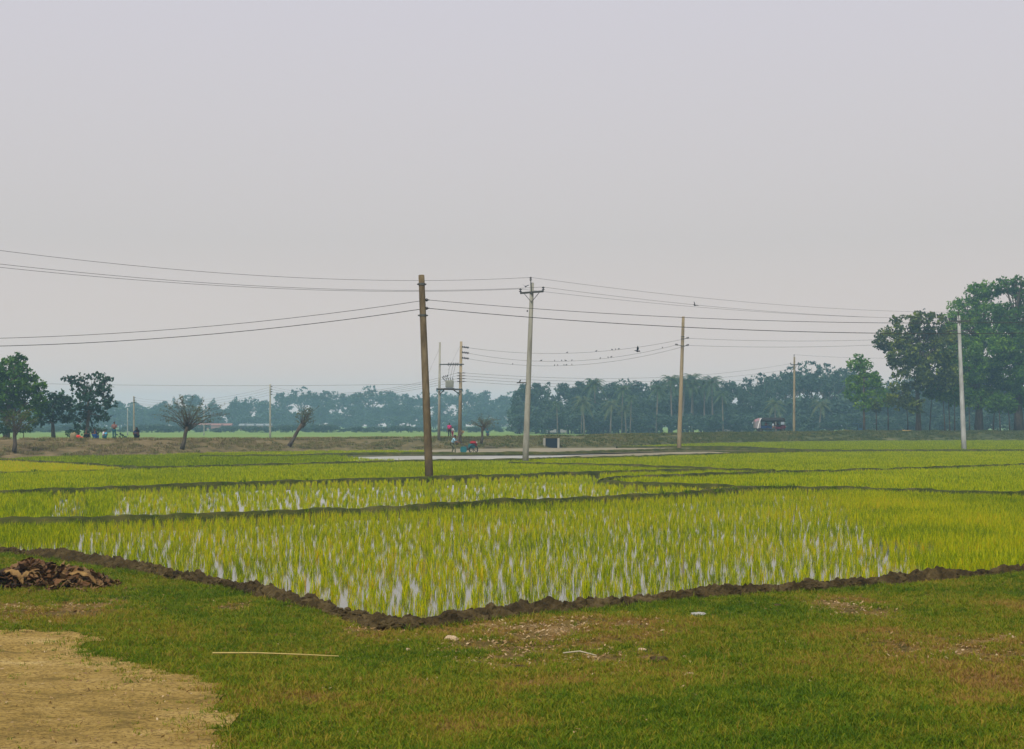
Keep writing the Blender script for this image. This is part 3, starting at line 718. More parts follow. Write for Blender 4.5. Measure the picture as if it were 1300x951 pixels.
# 1: near brown pole
t1, v1 = pole('utility_pole', 'brown weathered leaning pole nearest the camera, standing in the paddy', G(545, 608), D(535, 349.5, 68), .185, .135, M['concrete_brown'])
for f in (.955, .80):
    bm = bmesh.new(); c = v1 * f
    box(bm, c, (.42 if f > .9 else .46, .06, .06)); tube(bm, [c + Vector((0, 0, -.05)), c + Vector((0, 0, .05))], .165, 12)
    from_bm('clamp_band', bm, M['steel'], t1)
LOW = []
for py in (381, 391.5):
    c = at(t1, 541, py, 68); ins(t1, 'insulator', c + Vector((-.05, -.06, 0)), (1, 0, 0), .075, .2, 1); LOW.append(c + t1.location + Vector((.06, -.1, 0)))
# 2: crossarm pole
def armpole(label, base, top, r0, r1, mat, armz, armw, insy, name='utility_pole', topins=True, brace=True, adir=(1, 0, 0), group=None):
    t, v = pole(name, label, base, top, r0, r1, mat, group=group)
    ad = Vector(adir).normalized(); sc = armz / v.z; c = v * sc; fr = Vector((0, -r1 - .06, 0)); pts = []
    bm = bmesh.new(); rot = Vector((1, 0, 0)).rotation_difference(ad).to_matrix(); box(bm, c + fr, (armw, .1, .12), rot, .01); from_bm('crossarm', bm, M['steel'], t)
    if brace:
        for s in (-1, 1):
            bm = bmesh.new(); tube(bm, [c + fr + ad * s * armw * .36, v * ((armz - .62) / v.z) + fr * .9], .022, 6); from_bm('brace', bm, M['steel'], t)
    for s in insy:
        q = c + fr + ad * s * armw / 2; ins(t, 'insulator', q + Vector((0, 0, .06)), (0, 0, 1), .09, .24, 2); pts.append(q + t.location + Vector((0, 0, .27)))
    if topins:
        bm = bmesh.new(); tube(bm, [v * .93 + fr, v + Vector((-.09, fr.y, .15))], .03, 6); from_bm('top_pin', bm, M['steel'], t)
        q = v + Vector((-.09, fr.y, .12)); ins(t, 'insulator', q, (0, 0, 1), .085, .24, 2); pts.insert(0, q + t.location + Vector((0, 0, .2)))
    return t, pts, v
b2 = G(667, 587); top2 = D(675.5, 359, 95); z2 = Vector(top2).z
t2, p2, v2 = armpole('grey round concrete pole with crossarm, braces and three insulators', b2, top2, .20, .12, M['concrete_grey'], z2 - .62, 1.95, (-1, 1), adir=(.73, -.68, 0))
ins(t2, 'insulator', at(t2, 670.5, 395, 95) + Vector((0, -.1, 0)), (-1, 0, 0), .06, .12, 1)
bm = bmesh.new(); c = at(t2, 668, 486, 95); box(bm, c + Vector((-.3, -.15, 0)), (.6, .08, .07)); tube(bm, [c + Vector((-.45, -.15, 0)), c + Vector((-.35, -.15, .18))], .04, 6); from_bm('side_bracket', bm, M['steel'], t2)
# off-frame neighbours carrying the same line
dirL = Vector((G(1224, 571.5)[0] - b2[0], G(1224, 571.5)[1] - b2[1], 0))
left_p = Vector((b2[0] - 40, b2[1] - 43, 0))
tL, pL, vL = armpole('grey concrete pole with crossarm outside the left edge', left_p, left_p + Vector((.2, 0, z2)), .20, .12, M['concrete_grey'], z2 - .62, 1.95, (-1, 1), adir=(.73, -.68, 0))
# 3
t3, v3 = pole('utility_pole', 'tan concrete pole without crossarm right of centre, birds on its wires', G(862, 571), D(867.5, 402, 140), .21, .135, M['concrete_tan'])
P3 = []
for px, py, s in ((873, 429.5, 1), (858.5, 438, -1), (873, 438.5, 1)):
    c = at(t3, px, py, 140); ins(t3, 'insulator', c - Vector((s * .12, .1, 0)), (s, 0, .3), .10, .24, 2); P3.append(c + t3.location)
    bm = bmesh.new(); tube(bm, [c - Vector((s * .12, .1, 0)), Vector((v3.x * (c.z / v3.z), -.1, c.z - .12))], .03, 6); from_bm('insulator_arm', bm, M['steel'], t3)
for py in (428, 431, 440): bm = bmesh.new(); c = v3 * (at(t3, 867, py, 140).z / v3.z); tube(bm, [c, c + Vector((0, 0, .08))], .165, 12); from_bm('clamp_band', bm, M['steel'], t3)
# 4
t4, p4, v4 = armpole('pale whitish concrete pole with two crossarms in front of the big right hand trees', G(1224, 572), D(1217, 401, 138), .24, .145, M['concrete_pale'], D(0, 408, 138)[2], 1.9, (-1, 1), topins=True, brace=False)
for s, a_ in ((1, .9), (-1, .75)):
    c = at(t4, 1218, 420, 138); bm = bmesh.new(); box(bm, c + Vector((s * .5, -.2, 0)), (a_, .08, .08)); from_bm('crossarm', bm, M['steel'], t4)
    disc = bmesh.new(); disc_stack(disc, c + Vector((s * .75, -.2, -.02)), (s, 0, -.1), .07, .6, 3); from_bm('insulator', disc, M['porcelain'], t4, True)
# small mud heap at foot of pole 4
# 5, hazy far poles
t5, p5, v5 = armpole('distant brown pole with small crossarm behind the parked three wheeler', D(1008, 551, 228), D(1008.5, 453, 228), .20, .14, M['concrete_tan'], 12.45 - .9 - 1.0, 1.2, (-1, 1))
t6, v6 = pole('utility_pole', 'hazy concrete pole with a row of side insulators beyond the left embankment', D(343, 556, 230), D(343, 488, 230), .16, .12, M['concrete_grey'])
P6 = []
for k in range(4):
    c = at(t6, 345, 491 + 3.2 * k, 230); ins(t6, 'insulator', c - Vector((.15, .1, 0)), (1, 0, 0), .09, .3, 1); P6.append(c + t6.location)
t7, v7 = pole('utility_pole', 'faint far pole near the left treeline behind the standing person', D(170, 551, 300), D(170, 503, 300), .17, .14, M['concrete_tan'])
P7 = [Vector(D(171, y, 300)) for y in (505, 508, 511)]
for c in P7: ins(t7, 'insulator', c - t7.location - Vector((.3, .1, 0)), (1, 0, 0), .1, .6, 1)
t8, v8 = pole('concrete_post', 'slim pale post left of the faint far pole', D(162, 552, 290), D(162, 518, 290), .10, .09, M['concrete_pale']); t8['category'] = 'post'
t9, v9 = pole('concrete_post', 'slim pale post in front of the hazy treeline right of the tall bare twigged tree', D(259, 552, 290), D(259, 521, 290), .10, .09, M['concrete_pale']); t9['category'] = 'post'
# H structure with transformer
hb = Vector(D(571, 560, 150)); hb.z = 0.9
tH = empty('transformer_station', hb, 0, 'twin pole structure carrying a pole mounted transformer behind the brown pole', 'transformer')
def hp(px, py, dy=0): return Vector(D(px, py, 150 + dy)) - hb
for (bx, by, tx, ty, mt, r0) in ((557, 566, 558.5, 434.5, M['concrete_grey'], .15), (583.5, 566, 585.5, 433.5, M['concrete_tan'], .2)):
    bm = bmesh.new(); tube(bm, [hp(bx, by), hp(tx, ty)], [r0, r0 * .62], 12); from_bm('pole', bm, mt, tH, True)
def beam(name, a, b, th): 
    bm = bmesh.new(); tube(bm, [a, b], th, 4); from_bm(name, bm, M['steel'], tH)
beam('crossarm', hp(558, 462.7, -.2), hp(589, 462.5, -.2), .06)
beam('platform', hp(554, 493.8, -.35), hp(587, 494.5, -.35), .09); beam('platform', hp(554, 493.8, .35), hp(587, 494.5, .35), .09)
bm = bmesh.new(); box(bm, hp(570.5, 493.2), (1.0, .9, .08)); from_bm('platform', bm, M['steel'], tH)
beam('brace', hp(558, 501, -.2), hp(564, 495, -.3), .05); beam('brace', hp(584, 501, -.2), hp(575, 494.5, -.3), .05)
bm = bmesh.new(); box(bm, hp(570.7, 487.5), (.82, .62, .75), None, .05)
for k in range(5): box(bm, hp(570.7, 487.5) + Vector((-.3 + .15 * k, -.36, 0)), (.03, .12, .6))
tk = from_bm('tank', bm, flat('tank_paint', (.28, .29, .24)), tH)
for k in range(4): 
    q = hp(566.5 + 2.8 * k, 482.6); bm = bmesh.new(); disc_stack(bm, q, (0, 0, 1), .05, .22, 2); from_bm('bushing', bm, M['porcelain'], tk, True)
for px in (562, 564.5, 567): bm = bmesh.new(); disc_stack(bm, hp(px, 480 - (px - 562) * .2, -.2), (.3, 0, .6), .06, .28, 2); from_bm('fuse_holder', bm, M['porcelain'], tH, True)
bm = bmesh.new(); tube(bm, [hp(562, 480), hp(566, 484)], .04, 6); from_bm('bracket', bm, M['steel'], tH)
for px in (569, 572, 575, 578, 580.5): bm = bmesh.new(); disc_stack(bm, hp(px, 464.5, -.2), (.25, 0, 1), .05, .36, 2); from_bm('insulator', bm, M['porcelain'], tH, True)
for a, b in (((571, 464), (568, 482)), ((575, 464), (571, 482)), ((578, 464), (574, 482))): beam('lead', hp(*a, -.2), hp(*b), .012)
PH = []
for py in (440.3, 447.2, 454.2): bm = bmesh.new(); disc_stack(bm, hp(586, py), (1, 0, -.12), .12, .75, 4); from_bm('insulator', bm, M['porcelain'], tH, True); PH.append(Vector(D(595, py + 1.3, 150)))
for k in range(4):
    bm = bmesh.new(); disc_stack(bm, hp(580, 473.5 + 3.6 * k, -.2), (1, 0, 0), .05, .95, 2); from_bm('insulator', bm, M['porcelain'], tH, True)

# ---------------------------------------------------------------- wires
def wire(label, a, b, sag, r=.013, n=28, group=None):
    a, b = Vector(a), Vector(b); bm = bmesh.new()
    tube(bm, [(b - a) * (i / n) - Vector((0, 0, 4 * sag * (i / n) * (1 - i / n))) for i in range(n + 1)], r, 5)
    o = from_bm('power_line', bm, M['wire']); o.location = a; tag(o, label, 'power line', group)
    return lambda px: None
wh = (p2[0], p2[1], p2[2])
nm = ('top', 'left arm', 'right arm')
for k in range(3):
    wire('thin wire from the %s insulator of the crossarm pole to the left edge' % nm[k], pL[k] + Vector((0, 0, (.55, .1, .1)[k])), p2[k], (1.75, 1.45, 1.55)[k], .010)
    wire('thin wire from the %s insulator of the crossarm pole to the pale right pole' % nm[k], p2[k], p4[k], (.55, .5, .6)[k], .009)
    wire('wire leaving the %s insulator of the pale right pole for the right edge' % nm[k], p4[k], p4[k] + Vector((45, 20, .8)), .9, .014)
lp, rp = Vector((-49, 71, 0)), Vector((42, 68, 0))
for k, (c, nmm) in enumerate(zip(LOW, ('upper', 'lower'))):
    zz = c.z
    wire('%s of two dark wires from the brown pole to the left edge' % nmm, (lp.x, lp.y, zz - (.15, .12)[k]), c, (1.62, 1.62)[k], (.012, .016)[k])
    wire('%s of two dark wires from the brown pole running right past all poles' % nmm, c, (rp.x, rp.y, zz + (.0, -.1)[k]), (1.05, 1.10)[k], (.012, .016)[k], 40)
for q, s in ((lp, 'left'), (rp, 'right')):
    tq, vq = pole('utility_pole', 'brown weathered pole outside the %s edge' % s, q, q + Vector((.3, 0, 9.2)), .185, .135, M['concrete_brown'])
# transformer poles to pole 3 (the wires with birds)
BW = []
for k, (a, b, s) in enumerate(zip(PH, P3, (.95, 1.15, 1.25))):
    wire('%s thin wire with birds between the transformer poles and the tan pole' % ('top', 'middle', 'bottom')[k], a, b, s, .013); BW.append((a, b, s))
for k, (a, b) in enumerate(((P3[0], p4[0] + Vector((-.6, 0, -2.2))), (P3[2], p4[0] + Vector((-.6, 0, -2.6))))):
    wire('%s thin wire from the tan pole to the pale right pole' % ('upper', 'lower')[k], a, b, .35, .012)
for k in range(4):
    a = D(589, 473.5 + 3.6 * k, 150)
    wire('faint low wire %s from the transformer poles to the distant brown pole' % ('topmost of four', 'second of four', 'third of four', 'lowest of four')[k], a, D(1007, 461 + 7 * k, 228), 1.3 - .1 * k, .013)
for k in range(4):
    a = D(580, 473.5 + 3.6 * k, 150)
    wire('faint low wire %s from the transformer poles to the hazy left pole' % ('topmost of four', 'second of four', 'third of four', 'lowest of four')[k], a, P6[k], 1.5 - .15 * k, .012)
    wire('faint far wire %s from the hazy left pole to the faint far pole' % ('topmost of four', 'second of four', 'third of four', 'lowest of four')[k], P6[k], P7[min(k, 2)] + Vector((0, 0, -.2 * (k == 3))), 1.3, .012)
wire('long faint wire passing above the left treeline', D(-60, 484, 190), D(545, 487.5, 160), .35, .014)
wire('faint wire to the right of the distant brown pole', p5[0], D(1400, 430, 225), 1.5, .013)
for k, (a, b) in enumerate((((559, 440), (536, 492)), ((585, 437), (569, 470)))):
    wire('thin stay wire %s of the transformer poles' % ('left', 'between')[k], D(*a, 150), D(*b, 149), .0, .008)

# ---------------------------------------------------------------- birds
def bird_mesh(name, flying):
    bm = bmesh.new(); ball(bm, (0, 0, .07), .05, 10, (.9, 1.6, 1)); ball(bm, (0, -.085, .12), .03, 8)
    tube(bm, [(0, -.11, .12), (0, -.145, .115)], [.011, .002], 5)
    tube(bm, [(0, .06, .06), (0, .15, .03)], [.025, .012], 5)
    if flying:
        for s in (-1, 1):
            vs = [bm.verts.new(p) for p in ((s * .03, -.05, .09), (s * .14, -.07, .16), (s * .27, 0, .21), (s * .15, .05, .15), (s * .03, .05, .09))]
            bm.faces.new(vs); vs2 = [bm.verts.new(v.co + Vector((0, 0, .008))) for v in vs]; bm.faces.new(vs2[::-1])
            for i in range(5): bm.faces.new((vs[i], vs2[i], vs2[(i + 1) % 5], vs[(i + 1) % 5]))
    else:
        for s in (-1, 1): tube(bm, [(s * .018, -.01, .03), (s * .018, -.015, -.005)], .005, 5)
    me = bpy.data.meshes.new(name); bm.to_mesh(me); bm.free(); me.materials.append(M['bird']); return me
pb = bird_mesh('perched_bird', False); fb = bird_mesh('flying_bird', True)
def on_wire(px, w_):
    a, b, s = BW[w_]
    lo, hi = 0., 1.
    for _ in range(40):
        t = (lo + hi) / 2; p = a + (b - a) * t
        if 650 + p.x / p.y * F < px: lo = t
        else: hi = t
    return a + (b - a) * t - Vector((0, 0, 4 * s * t * (1 - t)))
spots = [(720, 0), (757, 0), (777, 0), (781.5, 0), (785.5, 0), (762, 1), (772, 1), (776, 1), (841, 1), (704, 1), (713, 1), (718, 1), (726, 1), (704, 2), (708, 2), (716, 2), (719, 2), (726, 2), (651, 2), (687, 1)]
for i, (px, k) in enumerate(spots):
    p = on_wire(px, k); o = bpy.data.objects.new('bird', pb); COL.objects.link(o); o.location = p + Vector((0, 0, .012)); o.rotation_euler = (0, 0, random.choice((0, 1, -1, 2.6)) + random.gauss(0, .4)); o.scale = (.95,) * 3
    tag(o, 'tiny dark bird perched on the %s thin wire left of the tan pole' % ('top', 'middle', 'bottom')[k], 'bird', ('birds on the top wire', 'birds on the middle wire', 'birds on the bottom wire')[k])
for px, py, d, rz, ry, s, lb in ((808, 447, 110, 1.2, .6, 1.5, 'dark bird in flight just under the wires left of the tan pole'), (881, 388.5, 110, 2.2, -.6, 1.2, 'dark bird in flight high up right of the tan pole'), (667, 365, 95, .4, 0, .9, 'dark bird landing on the left end of the crossarm')):
    o = bpy.data.objects.new('bird', fb); COL.objects.link(o); o.location = D(px, py, d); o.rotation_euler = (.5, ry, rz); o.scale = (s,) * 3; tag(o, lb, 'bird')

# ---------------------------------------------------------------- trees
def leaf_cards(C, s, jitter=.5, tri=False):
    """C (n,3) centres -> diamonds with random orientation"""
    n = len(C); a = rng.normal(size=(n, 3)); a /= np.linalg.norm(a, axis=1)[:, None]
    b = rng.normal(size=(n, 3)); b[:, 2] += .3; b -= a * (a * b).sum(1)[:, None]; b /= np.linalg.norm(b, axis=1)[:, None]
    L = s * rng.uniform(.6, 1.35, n)[:, None]; Wd = L * rng.uniform(.45, .8, n)[:, None]
    return np.stack([C - a * L * .5, C - b * Wd * .5, C + a * L * .5, C + b * Wd * .5], 1)
def lobes_cloud(lobes, dens, sub=14, tight=.36):
    out = []
    for (x, y, z, rx, ry, rz) in lobes:
        nsub = max(3, int(sub * (rx * rz) ** .5))
        for _ in range(nsub):
            v = rng.normal(size=3); v /= np.linalg.norm(v); rr = rng.uniform(.45, 1.0) ** .6
            c = np.array([x, y, z]) + v * rr * np.array([rx, ry, rz])
            r = tight * min(rx, rz) * rng.uniform(.6, 1.2); n = int(dens * r * r * rng.uniform(.6, 1.3)) + 2
            p = rng.normal(size=(n, 3)); p /= np.linalg.norm(p, axis=1)[:, None]; p *= (rng.uniform(0, 1, n) ** .45)[:, None] * r
            p[:, 2] *= .72; out.append(c + p)
    return np.concatenate(out)
def limb(bm, a, b, r0, r1, seg=5, wob=.12):
    a, b = Vector(a), Vector(b); L = (b - a).length; pts = []
    for i in range(seg + 1):
        t = i / seg; p = a.lerp(b, t)
        if 0 < i < seg: p += Vector((random.gauss(0, 1), random.gauss(0, 1), random.gauss(0, .5))) * wob * L / seg
        p.z += .10 * L * math.sin(math.pi * t) * (1 if b.z > a.z else 0)
        pts.append(p)
    tube(bm, pts, [r0 + (r1 - r0) * (i / seg) for i in range(seg + 1)], 7)
    return pts
def photo_tree(name, label, base, d, trunk_px, lobespx, dens, leaf, mat, r0, bark='bark', sub=14, tight=.36, ysp=.8, cat='tree', group=None, twigs=0):
    """lobes given in picture pixels at distance d become real ellipsoids with depth"""
    t = empty(name, base, 0, label, cat, group); B = Vector(base)
    k = d / F; lobes = []
    for (px, py, rx, ry) in lobespx:
        p = Vector(D(px, py, d)) - B; lobes.append((p.x, random.uniform(-1, 1) * rx * k * ysp, p.z, rx * k, rx * k * .95, ry * k))
    bm = bmesh.new(); tp = [Vector((0, 0, -.1))] + [Vector(D(a, b, d)) - B for a, b in trunk_px]
    n = len(tp); tube(bm, tp, [r0 * (1.25 if i == 0 else 1 - .45 * i / (n - 1)) for i in range(n)], 9)
    top = tp[-1]
    for (x, y, z, rx, ry, rz) in lobes:
        st = tp[-1] if z > top.z else tp[max(1, n // 2)]
        e = Vector((x, y, z + rz * .2)); pts = limb(bm, st, e, r0 * .42, r0 * .12)
        for _ in range(3 + twigs):
            v = Vector((random.gauss(0, 1), random.gauss(0, 1), random.gauss(.2, 1))).normalized(); s_ = pts[random.randint(2, len(pts) - 1)]
            limb(bm, s_, Vector((x, y, z)) + Vector((v.x * rx, v.y * ry, v.z * rz)) * .85, r0 * .14, r0 * .04, 4)
    from_bm('trunk', bm, M[bark], t, True)
    C = lobes_cloud(lobes, dens * .85, int(sub * 1.9), tight * 1.12); C = np.concatenate([C, lobes_cloud([(a_, b_, c_, d_ * 1.22, e_ * 1.22, f_ * 1.22) for a_, b_, c_, d_, e_, f_ in lobes], dens * .3, int(sub * 1.6), tight * .8)]); quad_mesh('crown', leaf_cards(C, leaf * 1.05), M[mat], t)
    return t
def bz(px, d, z): return (XD(px, d), d, z)
# right hand grove
ZT = 1.05
photo_tree('teak_tree', 'broad tree with dark clustered big leaves and yellow tips left of the tall grove', bz(1166, 222, ZT), 222, [(1166, 520), (1164, 490), (1167, 465)],
  [(1130, 432, 17, 15), (1150, 415, 18, 14), (1165, 405, 16, 9), (1185, 412, 16, 12), (1118, 434, 8, 8), (1145, 450, 20, 18), (1172, 440, 24, 22), (1195, 440, 16, 22), (1185, 470, 22, 20), (1155, 480, 22, 18), (1140, 505, 18, 14), (1160, 515, 14, 10), (1205, 425, 9, 10), (1200, 480, 14, 18), (1133, 405, 5, 4), (1182, 400, 4, 4), (1165, 398, 5, 4), (1134, 462, 6, 7)],
  75, .42, 'leaf_mixed', .38, sub=12, tight=.30, twigs=1)
photo_tree('slim_tree', 'slender tree with an upright green crown standing alone left of the grove', bz(1097, 221, ZT), 221, [(1097, 530), (1096, 505), (1097, 480)],
  [(1091, 453, 6, 5), (1083, 463, 7, 7), (1098, 465, 10, 10), (1088, 485, 13, 10), (1105, 483, 12, 10), (1112, 475, 5, 4), (1085, 500, 11, 9), (1105, 503, 13, 9), (1096, 515, 13, 6), (1116, 492, 6, 7)],
  120, .34, 'leaf_bright', .19, sub=16, tight=.34)
photo_tree('tall_tree', 'tall dense bright green tree of the grove directly behind the pale pole', bz(1243, 232, ZT), 232, [(1243, 520), (1240, 480), (1245, 440)],
  [(1258, 368, 14, 11), (1245, 372, 16, 14), (1228, 392, 18, 14), (1212, 405, 13, 10), (1255, 400, 22, 16), (1235, 420, 26, 20), (1215, 440, 20, 22), (1255, 445, 28, 22), (1225, 470, 26, 22), (1250, 485, 26, 22), (1210, 490, 16, 20), (1232, 505, 24, 14), (1205, 420, 9, 9), (1200, 462, 9, 14)],
  105, .38, 'leaf_bright', .62, sub=13, tight=.30)
photo_tree('tall_tree', 'tallest dense green tree of the grove at the right edge', bz(1294, 230, ZT), 230, [(1293, 520), (1295, 480), (1290, 430)],
  [(1280, 362, 14, 11), (1298, 368, 14, 14), (1310, 380, 14, 14), (1275, 400, 18, 14), (1300, 405, 24, 20), (1275, 430, 22, 20), (1300, 445, 26, 22), (1325, 430, 22, 30), (1280, 470, 24, 22), (1305, 485, 26, 22), (1285, 505, 24, 16), (1318, 510, 22, 14), (1340, 470, 20, 24), (1290, 355, 7, 5)],
  105, .38, 'leaf_dark', .70, sub=13, tight=.30)
photo_tree('tall_tree', 'dense green tree beyond the right edge of the grove', bz(1352, 236, ZT), 236, [(1352, 520), (1350, 470)],
  [(1350, 400, 26, 20), (1370, 430, 26, 24), (1350, 460, 26, 24), (1380, 480, 26, 24), (1350, 500, 24, 16)], 95, .42, 'leaf_dark', .6, sub=14)
sm = [(1180, 1183, 495, 12, 'leaf_dark', 226), (1200, 1197, 500, 10, 'leaf_bright', 224), (1206, 1204, 498, 9, 'leaf_bright', 224), (1212, 1212, 505, 8, 'leaf_dark', 224), (1221, 1220, 500, 9, 'leaf_dark', 225), (1231, 1230, 505, 8, 'leaf_dark', 226), (1270, 1268, 512, 10, 'leaf_dark', 223), (1128, 1127, 508, 9, 'leaf_bright', 225), (1113, 1112, 516, 7, 'leaf_mixed', 228), (1261, 1263, 515, 9, 'leaf_dark', 226), (1282, 1280, 514, 10, 'leaf_dark', 227), (1153, 1151, 512, 8, 'leaf_mixed', 228)]
lbs = ['slim dark sapling right of the broad clustered tree', 'leaning sapling, leftmost of the thin trunks under the grove', 'thin bright leaved sapling, second of the trunks under the grove', 'thin straight sapling third of the trunks under the grove', 'thin sapling just left of the pale pole foot', 'thin dark sapling just right of the pale pole', 'forked sapling between the two big grove trunks', 'thin sapling between the lone slender tree and the broad tree', 'small sapling right behind the lone slender tree', 'dark sapling right of the left grove trunk', 'dark sapling left of the rightmost grove trunk', 'low sapling left of the broad clustered tree trunk']
for (a, b, y, r, mt, dd), lb in zip(sm, lbs):
    photo_tree('sapling', lb, bz(a, dd, ZT), dd, [(a + .4 * (b - a), 530), (b, y + 6)], [(b, y, r, r * .9), (b + random.uniform(-4, 4), y - r * .8, r * .8, r * .7), (b + random.uniform(-5, 5), y + 4, r * .8, r * .6)], 110, .36, mt, .11, sub=12, group='saplings under the grove')
# left trees
ZL = 1.0
photo_tree('leafy_tree', 'large dense green tree at the left edge', bz(8, 150, ZL), 150, [(10, 535), (12, 505)],
  [(22, 460, 10, 11), (8, 465, 14, 11), (30, 470, 9, 10), (-8, 480, 16, 18), (15, 485, 20, 16), (38, 485, 14, 13), (50, 492, 8, 8), (5, 508, 20, 16), (32, 508, 18, 14), (50, 508, 10, 10), (-15, 510, 16, 20), (12, 528, 18, 9), (40, 525, 14, 9), (23, 452, 4, 5)],
  190, .30, 'leaf_dark', .30, sub=15, tight=.34)
photo_tree('leafy_tree', 'dark rounded tree between the two bigger left trees', bz(68, 158, ZL), 158, [(67, 538), (68, 520)],
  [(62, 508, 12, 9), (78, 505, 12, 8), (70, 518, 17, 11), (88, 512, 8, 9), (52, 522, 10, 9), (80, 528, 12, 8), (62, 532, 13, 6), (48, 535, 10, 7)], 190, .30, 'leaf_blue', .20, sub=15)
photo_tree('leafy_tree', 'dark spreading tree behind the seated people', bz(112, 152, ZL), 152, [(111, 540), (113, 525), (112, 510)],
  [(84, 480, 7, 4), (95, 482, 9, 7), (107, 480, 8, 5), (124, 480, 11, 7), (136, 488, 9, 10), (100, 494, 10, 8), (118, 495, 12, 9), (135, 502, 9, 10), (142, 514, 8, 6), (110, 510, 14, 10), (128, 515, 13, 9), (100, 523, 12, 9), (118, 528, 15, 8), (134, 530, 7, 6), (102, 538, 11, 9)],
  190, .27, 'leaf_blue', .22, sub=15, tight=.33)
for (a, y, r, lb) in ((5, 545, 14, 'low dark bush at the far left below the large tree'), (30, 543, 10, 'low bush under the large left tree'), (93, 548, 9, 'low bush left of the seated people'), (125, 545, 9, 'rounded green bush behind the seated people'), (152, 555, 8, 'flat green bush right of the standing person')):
    photo_tree('bush', lb, bz(a, 146, ZL - .15), 146, [(a, y + 4)], [(a, y, r, r * .55), (a + r * .5, y + 2, r * .7, r * .4), (a - r * .5, y + 3, r * .7, r * .4)], 150, .26, 'leaf_blue' if a < 120 else 'leaf_haze_tint', .05, cat='bush')
# pollarded trees on the embankment
def pollard(label, px, py, d, hpx, lean, spr, ntw, mat, nl, leaf=.13, th=.5, r=.16, leafup=.5, droop=0):
    z = H - (py - HY) * d / F; base = Vector((XD(px, d), d, z)); k = d / F; Hh = hpx * k
    t = empty('pollard_tree', base, 0, label, 'tree'); bm = bmesh.new()
    top = Vector((lean * k * .6, 0, Hh * th)); tube(bm, [(0, 0, -.1), top * .35 + Vector((.03, 0, 0)), top * .7 - Vector((.04, 0, 0)), top], [r * 1.1, r * .85, r * .8, r * 1.05], 9)
    C = []
    for i in range(ntw):
        a = random.uniform(0, 6.283); el = random.uniform(.25, 1.35); L = Hh * (1 - th) * random.uniform(.55, 1.08)
        v = Vector((math.cos(a) * math.cos(el) * spr, math.sin(a) * math.cos(el) * spr, math.sin(el))); v.x += lean * k / Hh * .55
        s = top + Vector((random.gauss(0, r * .5), random.gauss(0, r * .5), -random.uniform(0, .35)))
        e = s + v * L; pts = limb(bm, s, e, r * .12, r * .04, 4, .1)
        for _ in range(nl):
            q = pts[random.randint(1, 3)].lerp(e, random.random() ** leafup); C.append(q + Vector((random.gauss(0, .09), random.gauss(0, .09), random.gauss(0, .09))))
        for _ in range(2):
            q = pts[2].lerp(e, random.random()); f = q + Vector((random.gauss(0, .25), random.gauss(0, .25), random.uniform(.05, .35))) * Hh * .12; limb(bm, q, f, r * .07, r * .03, 2)
    from_bm('trunk', bm, M['bark'], t, True)
    if C: quad_mesh('crown', leaf_cards(np.array([tuple(c) for c in C]), leaf), M[mat], t)
    return t
pollard('short pollarded tree with a wide spray of thin twigs left of the far pole', 231, 569, 114, 72, 12, 1.15, 75, 'leaf_sparse', 12, .12, .38, .17)
pollard('leaning pollarded tree bent to the right on the embankment', 367, 565, 130, 55, 28, .75, 40, 'leaf_sparse', 8, .13, .48, .18)
pollard('small broom shaped tree right of the transformer poles', 611, 562, 148, 38, 4, 1.25, 60, 'leaf_sparse', 8, .12, .52, .14)
pollard('short leaning stump with brown leaves beside the transformer pole', 579, 563, 142, 20, 12, .5, 14, 'litter', 6, .12, .72, .13)
pollard('brownish twiggy tree at the far left in front of the large tree', 18, 572, 112, 62, 3, .8, 50, 'leaf_mixed', 12, .13, .42, .17)

# far treelines: prototypes
def proto_tree(name, kind):
    t = empty(name, (0, 0, -50)); bm = bmesh.new(); lobes = []
    if kind == 'umbrella':
        tube(bm, [(0, 0, 0), (.1, 0, 3), (0, 0, 5)], [.4, .3, .28], 7)
        for i in range(11):
            a = i / 11 * 6.283 + random.uniform(-.2, .2); rr = random.uniform(2.0, 5.2); z = 9.6 - rr * .30 + random.uniform(-.6, .6)
            lobes.append((math.cos(a) * rr, math.sin(a) * rr, z, 2.2, 2.2, 1.1))
        lobes += [(0, 0, 10.4, 2.6, 2.6, 1.0), (1.5, 0, 7.2, 2.5, 2.5, 1.2), (-2, 0, 7, 2.2, 2.2, 1.2)]
    elif kind == 'round':
        tube(bm, [(0, 0, 0), (.1, 0, 2.5), (0, 0, 5)], [.35, .25, .2], 7)
        for i in range(13):
            v = Vector((random.gauss(0, 1), random.gauss(0, 1), random.gauss(0, .8))); v.normalize(); lobes.append((v.x * 2.4, v.y * 2.4, 7.2 + v.z * 3.2, 1.7, 1.7, 1.5))
    elif kind == 'spire':
        tube(bm, [(0, 0, 0), (0, 0, 5)], [.3, .15], 7)
        for i in range(12):
            z = 2.5 + i * .75; r_ = 2.4 * (1 - (i / 13) ** 1.5) + .4; a = random.uniform(0, 6.283); lobes.append((math.cos(a) * r_ * .5, math.sin(a) * r_ * .5, z, r_ * .7, r_ * .7, 1.0))
    elif kind == 'bush':
        tube(bm, [(0, 0, 0), (0, 0, 2)], [.2, .1], 6)
        for i in range(12): lobes.append((random.uniform(-3.5, 3.5), random.uniform(-1.5, 1.5), random.uniform(1.0, 4.2), 1.6, 1.4, 1.3))
    for l in lobes: limb(bm, (0, 0, 4.2 if kind != 'bush' else 1), l[:3], .12, .04, 3)
    from_bm('trunk', bm, M['bark_pale'] if kind == 'umbrella' else M['bark'], t, True)
    C = lobes_cloud(lobes, 40 if kind != 'bush' else 30, 12, .5); quad_mesh('crown', leaf_cards(C, .50), M['leaf_haze_tint'], t)
    return t
